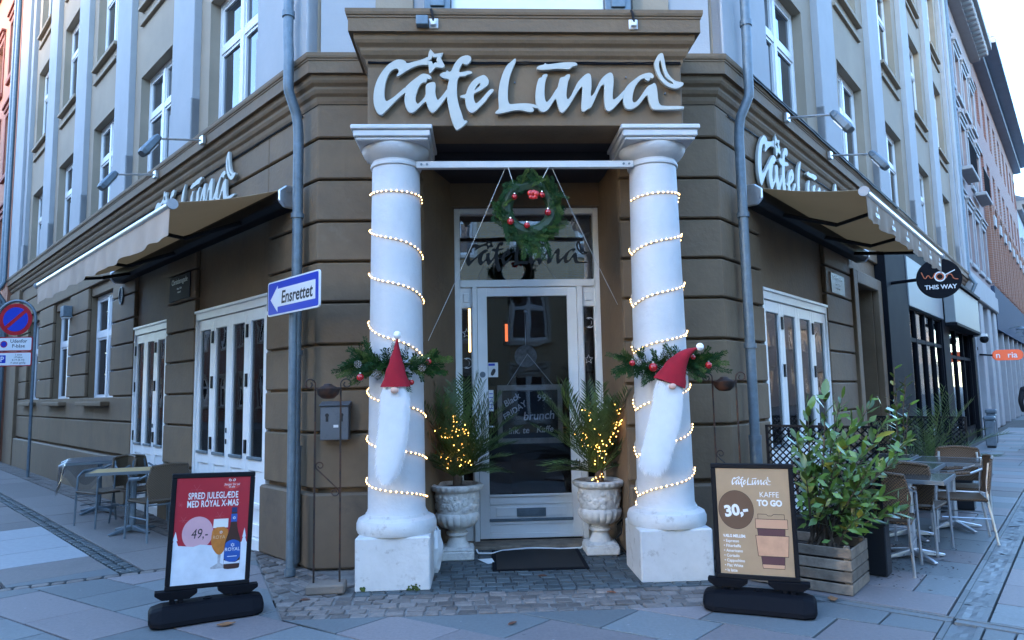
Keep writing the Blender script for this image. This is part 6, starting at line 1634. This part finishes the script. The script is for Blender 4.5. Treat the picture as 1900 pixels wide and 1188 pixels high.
def shopglass(s0, s1, div, z0, zt, z1, lab=None):
    g = G(); n = .03
    g.fb(FR, s0, s1, n - .06, n + .03, z0 - .08, z0); g.fb(FR, s0, s1, n - .06, n + .03, zt - .04, zt + .04); g.fb(FR, s0, s1, n - .06, n + .03, z1, z1 + .1)
    N = len(div)
    for s in div: g.fb(FR, s - .045, s + .045, n - .055, n + .036, z0, z1)
    fr = g.build('shop_window', BK, shop)
    for a, b in zip(div, div[1:]):
        for za, zb in ((z0, zt - .04), (zt + .04, z1)):
            g = G(); g.fb(FR, a + .045, b - .045, n - .02, n - .012, za, zb); g.build('pane', MT['glass'], fr)
shopglass(8.76, 12.9, [8.8, 9.7, 10.75, 11.8, 12.88], .46, 2.5, 3.1)
shopglass(13.9, 18.0, [13.93, 15.2, 16.6, 17.98], .42, 2.3, 3.0)
g = G(); g.fb(FR, 8.76, 18.2, -3.0, -2.9, 0, 4.1); g.fb(FR, 8.76, 18.2, -2.9, -.4, -.01, .02); g.build('shop_interior', MT['interior'], shop)
t = thing('neon_sign', 'small red glowing sign in the far window of the black shopfront', 'sign', FR.p(16, -.2, 1.5), local=False)
g = G(); g.fb(FR, 15.6, 16.4, -.18, -.15, 1.55, 2.2); g.build('panel', pmat('red_neon', (1, .1, .05), .5, var=0, em=(1, .07, .04), es=.10), t)
t = thing('wall_poster', 'tall pinkish poster inside the first window of the black shopfront', 'poster', FR.p(9.2, -.1, .5), local=False)
g = G(); g.fb(FR, 8.85, 9.66, -.12, -.1, .5, 2.4); g.build('sheet', pmat('pink_poster', (.42, .2, .18), .6, var=.5, vs_=3), t)
# hanging disc sign
t = thing('hanging_sign', 'round black hanging sign reading wok this way, partly behind the right awning', 'sign', FR.p(7.2, .9, 3.4), local=False)
dc = FR.p(7.3, .86, 3.42)
vdir = Vector((dc.x, dc.y, 0)).normalized(); Ms = Matrix.Identity(4)
nn = (-FR.d * .93 + FR.n * .36).normalized(); xx = Vector((-nn.y, nn.x, 0))
if xx.dot(FR.n) < 0: xx = -xx
zz = xx.cross(Vector((0, 0, 1)))
for i, v in enumerate((xx, Vector((0, 0, 1)), zz)):
    for r in range(3): Ms[r][i] = v[r]
Ms.translation = dc
put('disc', curve_mesh('disc', [disc(.345, 48)], .03), t, BK, Ms)
for sp, m in (([(-.27, .12), (-.22, -.02), (-.17, .08), (-.12, -.02), (-.06, .09)], 'o'), ([(.1, .0), (.13, .07), (.19, .06), (.21, -.02), (.28, -.03)], 'o')):
    g = G(); g.tube([Ms @ Vector((p[0], p[1], .034)) for p in chaikin(sp, 2, False)], .008, 5); g.build('lettering', pmat('orange_paint', (.65, .16, .06), .5, var=0), t)
put('lettering', curve_mesh('o', [disc(.088, 32, .01, .03), disc(.066, 32, .01, .03)], .001), t, MT['white'], Ms @ Matrix.Translation((0, 0, .032)))
put('lettering', curve_mesh('o', [disc(.058, 32, .01, .03), disc(.046, 32, .01, .03)], .001), t, pmat('orange_ring', (.65, .16, .06), .5, var=0), Ms @ Matrix.Translation((0, 0, .032)))
put('lettering', curve_mesh('stick', [[(.08, .06), (.24, .14), (.245, .125), (.085, .045)]], .001), t, MT['white'], Ms @ Matrix.Translation((0, 0, .0335)))
put('lettering', text_mesh('THIS WAY', .105, .001, bold=.002), t, MT['white'], Ms @ Matrix.Translation((.01, -.185, .032)))
g = G(); a, b = FR.p(7.3, .10, 3.42), Ms @ Vector((-.34, 0, 0)); g.tube([a, b], .03, 8); g.build('bracket', BK, t)

# ================================================================== NEIGHBOURS
def facade(name, label, F, s0, s1, top, wallm, floors, nwin, winw, mould=None, base=None, depth=9, n=0, eave=None, arch=False, roofm=None, eavem=None, glass='darkglass', frame=None, brackets=0, ground=None):
    t = thing(name, label, 'building', F.p((s0 + s1) / 2, n, 0), local=False)
    P = (s1 - s0) / nwin; ws = [(s0 + P * (i + .5) - winw / 2, s0 + P * (i + .5) + winw / 2) for i in range(nwin)]
    g = G(); z0 = ground if ground else 0
    wallopen(g, F, s0, s1, z0, top, [(a, b, c, d) for a, b in ws for c, d in floors], n - .35, n)
    g.fb(F, s0, s1, n - depth, n - depth + .2, 0, top); g.fb(F, s0, s0 + .2, n - depth + .2, n - .36, 0, top); g.fb(F, s1 - .2, s1, n - depth + .2, n - .36, 0, top)
    g.build('wall', wallm, t)
    for a, b in ws:
        for c, d in floors:
            w = add_window(t, F, (a + b) / 2, n - .12, c, b - a, d - c, .64, glass)
            if mould:
                g = G(); g.fb(F, a - .12, b + .12, n + .001, n + .08, c - .14, c - .001); g.build('window_sill', mould, t, bevel=.01)
                g = G(); g.fb(F, a - .1, b + .1, n + .001, n + .08, d + .14, d + .26); g.fb(F, a - .14, b + .14, n + .001, n + .13, d + .26, d + .33)
                g.fb(F, a - .13, a - .001, n + .001, n + .035, c, d + .14); g.fb(F, b + .001, b + .13, n + .001, n + .035, c, d + .14); g.fb(F, a - .001, b + .001, n + .001, n + .035, d, d + .14)
                g.build('window_surround', mould, t, bevel=.008)
    if eave:
        g = G(); g.fb(F, s0 - .05, s1 + .05, n - .3, n + eave, top - .02, top + .22); g.fb(F, s0 - .05, s1 + .05, n - .3, n + eave * .45, top - .35, top - .02); g.build('eaves', eavem or mould or wallm, t)
        if brackets:
            for i in range(brackets):
                s = s0 + (s1 - s0) * (i + .5) / brackets
                g = G(); g.fb(F, s - .11, s + .11, n, n + eave * .85, top - .30, top - .03); g.build('bracket', mould or wallm, t, bevel=.03)
    if roofm:
        g = G(); e = eave or 0
        g.hexa([F.p(s0 - .06, n + e, top + .23), F.p(s1 + .06, n + e, top + .23), F.p(s1 + .06, n - depth / 2, top + .3), F.p(s0 - .06, n - depth / 2, top + .3), F.p(s0 - .06, n + e - .05, top + .36), F.p(s1 + .06, n + e - .05, top + .36), F.p(s1 + .06, n - depth / 2, top + 3.0), F.p(s0 - .06, n - depth / 2, top + 3.0)])
        g.build('roof', roofm, t)
    return t
ROOF = pmat('blue_grey_slate_roof', (.13, .18, .25), .5, var=.15, vs_=2)
cream = pmat('pale_stone', (.33, .335, .345), .75, var=.08); mauve = pmat('pinkish_render', (.30, .23, .22), .8, var=.1)
redb = brickmat('red_brick', (.25, .085, .06), (.20, .07, .05), (.25, .2, .18)); darkred = brickmat('orange_brick', (.29, .125, .08), (.25, .105, .065), (.28, .22, .18))
F5 = [(5.6, 7.5), (8.7, 10.5), (11.5, 13.1)]
b = facade('ornate_building', 'pale ornate building with moulded windows and bracketed eaves next along the right street', FR, 18.5, 26.6, 15.0, mauve, F5, 4, 1.2, cream, eave=.75, roofm=ROOF, brackets=18, ground=4.3)
g = G(); g.fb(FR, 18.5, 26.6, -.3, .2, 4.3, 4.9); g.fb(FR, 18.5, 26.6, -.3, .13, 4.9, 5.15); g.build('string_course', cream, b, bevel=.03)
for s in (18.5, 21.1, 23.6, 25.6):
    g = G(); g.fb(FR, s, s + .95, -.3, .10, 0, 4.3); g.build('ground_pier', cream, b, bevel=.02)
for s0, s1 in ((19.45, 21.1), (22.05, 23.6), (24.55, 25.6)):
    g = G(); g.fb(FR, s0, s1, -.2, -.1, .5, 4.25); g.build('shop_pane', MT['darkglass'], b)
    g = G(); g.fb(FR, (s0 + s1) / 2 - .04, (s0 + s1) / 2 + .04, -.1, -.04, .5, 4.25); g.fb(FR, s0, s1, -.2, -.05, 0, .5); g.fb(FR, s0, s1, -.1, -.04, 2.7, 2.8); g.build('shop_mullion', BK, b)
for s in (19.2, 23.2):
    g = G(); g.fb(FR, s, s + 2.0, .05, .42, 8.36, 8.48); g.build('balcony_slab', cream, b, bevel=.02)
    for k in range(14):
        g = G(); p = FR.p(s + .1 + k * .138, .38, 8.48); g.tube([p, p + Vector((0, 0, .85))], .012, 4); g.build('baluster', MT['black'], b)
    g = G(); g.fb(FR, s, s + 2.0, .36, .40, 9.33, 9.37); g.build('balcony_rail', MT['black'], b)
g = G(); g.tube([FR.p(18.45, .16, 14.8), FR.p(18.45, .14, 4.9), FR.p(18.45, .3, 4.6), FR.p(18.45, .12, 4.2), FR.p(18.45, .12, 0)], .06, 8); g.build('downpipe', MT['galv'], b, smooth=True)
b = facade('brick_building', 'red brick building with blue slate roof and tall arches far along the right street', FR, 26.7, 48, 15.3, redb, [(5.9, 8.2), (9.3, 11.2), (12.4, 14.2)], 9, 1.15, None, eavem=ROOF, eave=.9, roofm=ROOF, ground=5.4)
g = G(); g.fb(FR, 26.7, 48, -.3, .12, 3.7, 5.45); g.build('blue_fascia', pmat('blue_grey_fascia', (.05, .07, .11), .8, var=.1, spec=.1), b)
g = G(); g.fb(FR, 26.7, 48, -.3, -.12, 0, 3.7); g.build('shop_pane', MT['darkglass'], b)
for k in range(9):
    g = G(); g.fb(FR, 26.7 + k * 2.6, 27.05 + k * 2.6, -.12, .05, 0, 3.7); g.build('shop_pier', cream, b)
for k in range(5):
    g = G(); p = FR.p(31.5 + k * 3.6, .13, 4.0); g.tube([p, p + FR.n * .4 + Vector((0, 0, .1))], .02, 6); g.lathe([(.02, 4.1), (.2, 3.95), (.2, 3.93), (.02, 3.95)], 12, (p + FR.n * .45) * 1 - Vector((0, 0, (p + FR.n * .45).z))); g.build('shop_lamp', MT['galv'], b)
for k in range(9):
    P = 21.3 / 9; c = 26.7 + P * (k + .5); r = .78
    arc = [(c - r, 5.6), (c - r, 8.6)] + [(c - r * cos(pi * i / 10), 8.6 + r * sin(pi * i / 10)) for i in range(1, 10)] + [(c + r, 8.6), (c + r, 5.6)]
    rin = .62; inn = [(c - rin, 5.6), (c - rin, 8.6)] + [(c - rin * cos(pi * i / 10), 8.6 + rin * sin(pi * i / 10)) for i in range(1, 10)] + [(c + rin, 8.6), (c + rin, 5.6)]
    g = G(); g.loft([[FR.p(s_, n_, z_) for (s_, z_), n_ in ((o_, .001), (o_, .14), (i_, .14), (i_, .001))] for o_, i_ in zip(arc, inn)]); g.build('arch', darkred, b)
    g = G(); g.fb(FR, c + r, c + P - r, .0015, .2, 8.2, 8.65); g.build('capital', cream, b)
facade('pale_building', 'pale blue grey building at the far end of the right street', FR, 48.2, 70, 13.0, pmat('pale_blue_render', (.36, .40, .46), .8), [(1, 3), (5, 7), (8.6, 10.6)], 9, 1.2, cream, eave=.6, roofm=ROOF)
facade('terrace_building', 'brick and render block closing the distance of the right street', FR, 70.2, 120, 13.5, redb, [(1, 3), (5, 7), (8.6, 10.6)], 14, 1.3, None, eave=.6, roofm=ROOF)
warm = pmat('orange_render', (.42, .17, .10), .8, var=.12)
b = facade('orange_building', 'orange red building with segment headed windows beyond the cafe on the left street', FL, 17.4, 30, 15.5, warm, [(1.2, 3.2), (5.0, 7.0), (8.3, 10.2), (11.4, 13.2)], 5, 1.25, pmat('red_trim', (.30, .10, .07), .8), n=.1, eave=.5, roofm=ROOF)
for s in (17.25, 17.75):
    g = G(); g.tube([FL.p(s, .2, 15), FL.p(s, .2, 4.9), FL.p(s, .35, 4.6), FL.p(s, .16, 4.3), FL.p(s, .16, 0)], .06, 8); g.build('downpipe', MT['galv'], b, smooth=True)
facade('brick_building', 'yellow brick houses at the far end of the left street', FL, 30.2, 90, 14.0, brickmat('yellow_brick_far', (.36, .25, .12), (.32, .22, .11), (.3, .26, .2)), [(1.2, 3.2), (5.0, 7.0), (8.3, 10.2), (11.4, 13.2)], 20, 1.25, None, eave=.5, roofm=ROOF)
# across the streets (seen in the panes)
yb = brickmat('yellow_brick', (.42, .29, .15), (.36, .25, .13), (.34, .30, .24)); trim = pmat('stone_trim', (.50, .46, .40), .8, var=.06)
FO = [(.5, 2.4), (3.5, 5.5), (6.9, 8.9), (10.2, 12)]
FQ = Fr((14, -12.5), (-cos(rad(6)), sin(rad(6))), (sin(rad(6)), cos(rad(6))), (-cos(rad(6)), sin(rad(6))))
facade('brick_building', 'yellow brick building across the street, reflected in the entrance glass', FQ, 0, 27, 9.6, yb, FO[:3], 10, 1.35, trim, eave=.5)
oL = FL.p(4, 15.5, 0); FOL = Fr((oL.x, oL.y), (FL.d.x, FL.d.y), (-FL.n.x, -FL.n.y), (FL.d.x, FL.d.y))
facade('red_brick_building', 'red brick building across the left street, reflected in the folding doors', FOL, -6, 60, 13.0, redb, [(1.0, 3.0), (5.0, 7.0), (8.4, 10.3)], 20, 1.3, trim, eave=.5, roofm=ROOF)
oR = FR.p(4, 17.5, 0); FOR = Fr((oR.x, oR.y), (FR.d.x, FR.d.y), (-FR.n.x, -FR.n.y), (-FR.d.x, -FR.d.y))
facade('pale_brick_building', 'pale brick building with white trim across the right street, reflected in the shop panes', FOR, -5, 130, 13.5, pmat('pale_brick', (.34, .31, .29), .8), [(1.0, 3.0), (5.0, 7.0), (8.4, 10.3)], 40, 1.3, trim, eave=.5, roofm=ROOF)

# street things on the right
t = thing('shop_sign', 'orange rounded hanging sign with white letters far along the right street', 'sign', FR.p(21, .6, 2.5), local=False)
c = FR.p(21.0, .75, 2.50); Ms2 = Ms.copy(); Ms2.translation = c
org_ = pmat('orange_sign', (.60, .10, .035), .5, var=0, em=(.9, .16, .05), es=.03)
put('panel', curve_mesh('pill', [rrect(.42, .17, .16, 8)], .05), t, org_, Ms2)
put('lettering', text_mesh('ria', .27, .002, bold=.005), t, MT['white'], Ms2 @ Matrix.Translation((.12, -.09, .052))); put('lettering', text_mesh('n', .27, .002, bold=.005), t, MT['white'], Ms2 @ Matrix.Translation((-.28, -.09, .052)))
g = G(); g.tube([FR.p(21, .0, 2.55), c - xx * .4], .03, 6); g.build('bracket', BK, t)
for s, n, h, l in ((14.6, .72, .78, 'grey litter bin on the right pavement, nearer of the pair'), (16.4, .60, .9, 'grey litter bin on the right pavement, farther of the pair')):
    t = thing('litter_bin', l, 'bin', FR.p(s, n, 0), local=False, group='grey bins along the right street')
    g = G(); g.fb(FR, s - .11, s + .11, n - .11, n + .11, .04, h * .86); g.build('body', MT['galv'], t, bevel=.02)
    g = G(); g.fb(FR, s - .13, s + .13, n - .13, n + .13, h * .865, h); g.build('lid', MT['galv'], t, bevel=.03)
    g = G(); g.fb(FR, s - .09, s + .09, n - .09, n + .09, 0, .04); g.build('foot', MT['black'], t)
t = thing('cctv_camera', 'small white camera at the far corner of the black shopfront', 'camera', FR.p(18.2, .3, 2.9), local=False)
g = G(); g.ball(FR.p(18.2, .42, 2.9), .12, 10); g.build('dome', MT['black'], t, smooth=True)
g = G(); g.fb(FR, 18.1, 18.3, .17, .5, 2.98, 3.06); g.build('mount', MT['white'], t)

# pedestrian walking away, dark hooded jacket
pp = FR.p(15.2, 1.62, 0)
t = thing('person', 'person in a dark hooded jacket and dark trousers walking away on the right pavement', 'person', pp, rotz=atan2(FR.d.y, FR.d.x) - pi / 2)
skv = [(0, 0, .98), (0, 0, 1.12), (0, .01, 1.30), (0, .01, 1.45), (0, .02, 1.54), (0, .03, 1.62), (0, .035, 1.72),
       (-.10, 0, .92), (-.11, .10, .50), (-.11, .04, .09), (-.11, .17, .04), (.10, 0, .92), (.11, -.02, .50), (.11, -.20, .12), (.11, -.08, .045),
       (-.20, .0, 1.43), (-.27, -.04, 1.15), (-.25, .10, .93), (-.24, .15, .86), (.20, .0, 1.43), (.27, .03, 1.15), (.26, -.0, .92), (.26, .02, .84)]
ske = [(0, 1), (1, 2), (2, 3), (3, 4), (4, 5), (5, 6), (0, 7), (7, 8), (8, 9), (9, 10), (0, 11), (11, 12), (12, 13), (13, 14), (3, 15), (15, 16), (16, 17), (17, 18), (3, 19), (19, 20), (20, 21), (21, 22)]
skr = [.165, .17, .185, .15, .08, .095, .085, .105, .075, .05, .045, .105, .075, .05, .045, .085, .062, .05, .04, .085, .062, .05, .04]
me = bpy.data.meshes.new('body'); me.from_pydata(skv, ske, [])
cloth = pmat('dark_clothing', (.012, .013, .018), .85, var=.2, vs_=8)
o = put('body', me, t, cloth)
mo = o.modifiers.new('skin', 'SKIN'); mo.use_smooth_shade = True
for i, r in enumerate(skr): me.skin_vertices[0].data[i].radius = (r, r * (.78 if i < 4 else 1))
me.skin_vertices[0].data[0].use_root = True
mo = o.modifiers.new('sub', 'SUBSURF'); mo.levels = 2; mo.render_levels = 2
g = G(); g.ball((0, -.01, 1.655), .128, 14, (.92, 1, 1.15)); g.build('hood', cloth, t, smooth=True)
g = G(); g.ball((0, .10, 1.64), .075, 12, (.8, .6, 1.2)); g.build('face', pmat('skin', (.45, .27, .2), .6, var=.05), t, smooth=True)
g = G(); g.box(-.05, .06, -.166, -.16, 1.27, 1.36); g.build('back_print', MT['white'], t)
for x, y, z in ((-.11, .10, .0), (.11, -.15, .0)):
    g = G(); g.box(x - .045, x + .045, y - .12, y + .14, z, z + .08); g.build('shoe', MT['black'], t, bevel=.025)
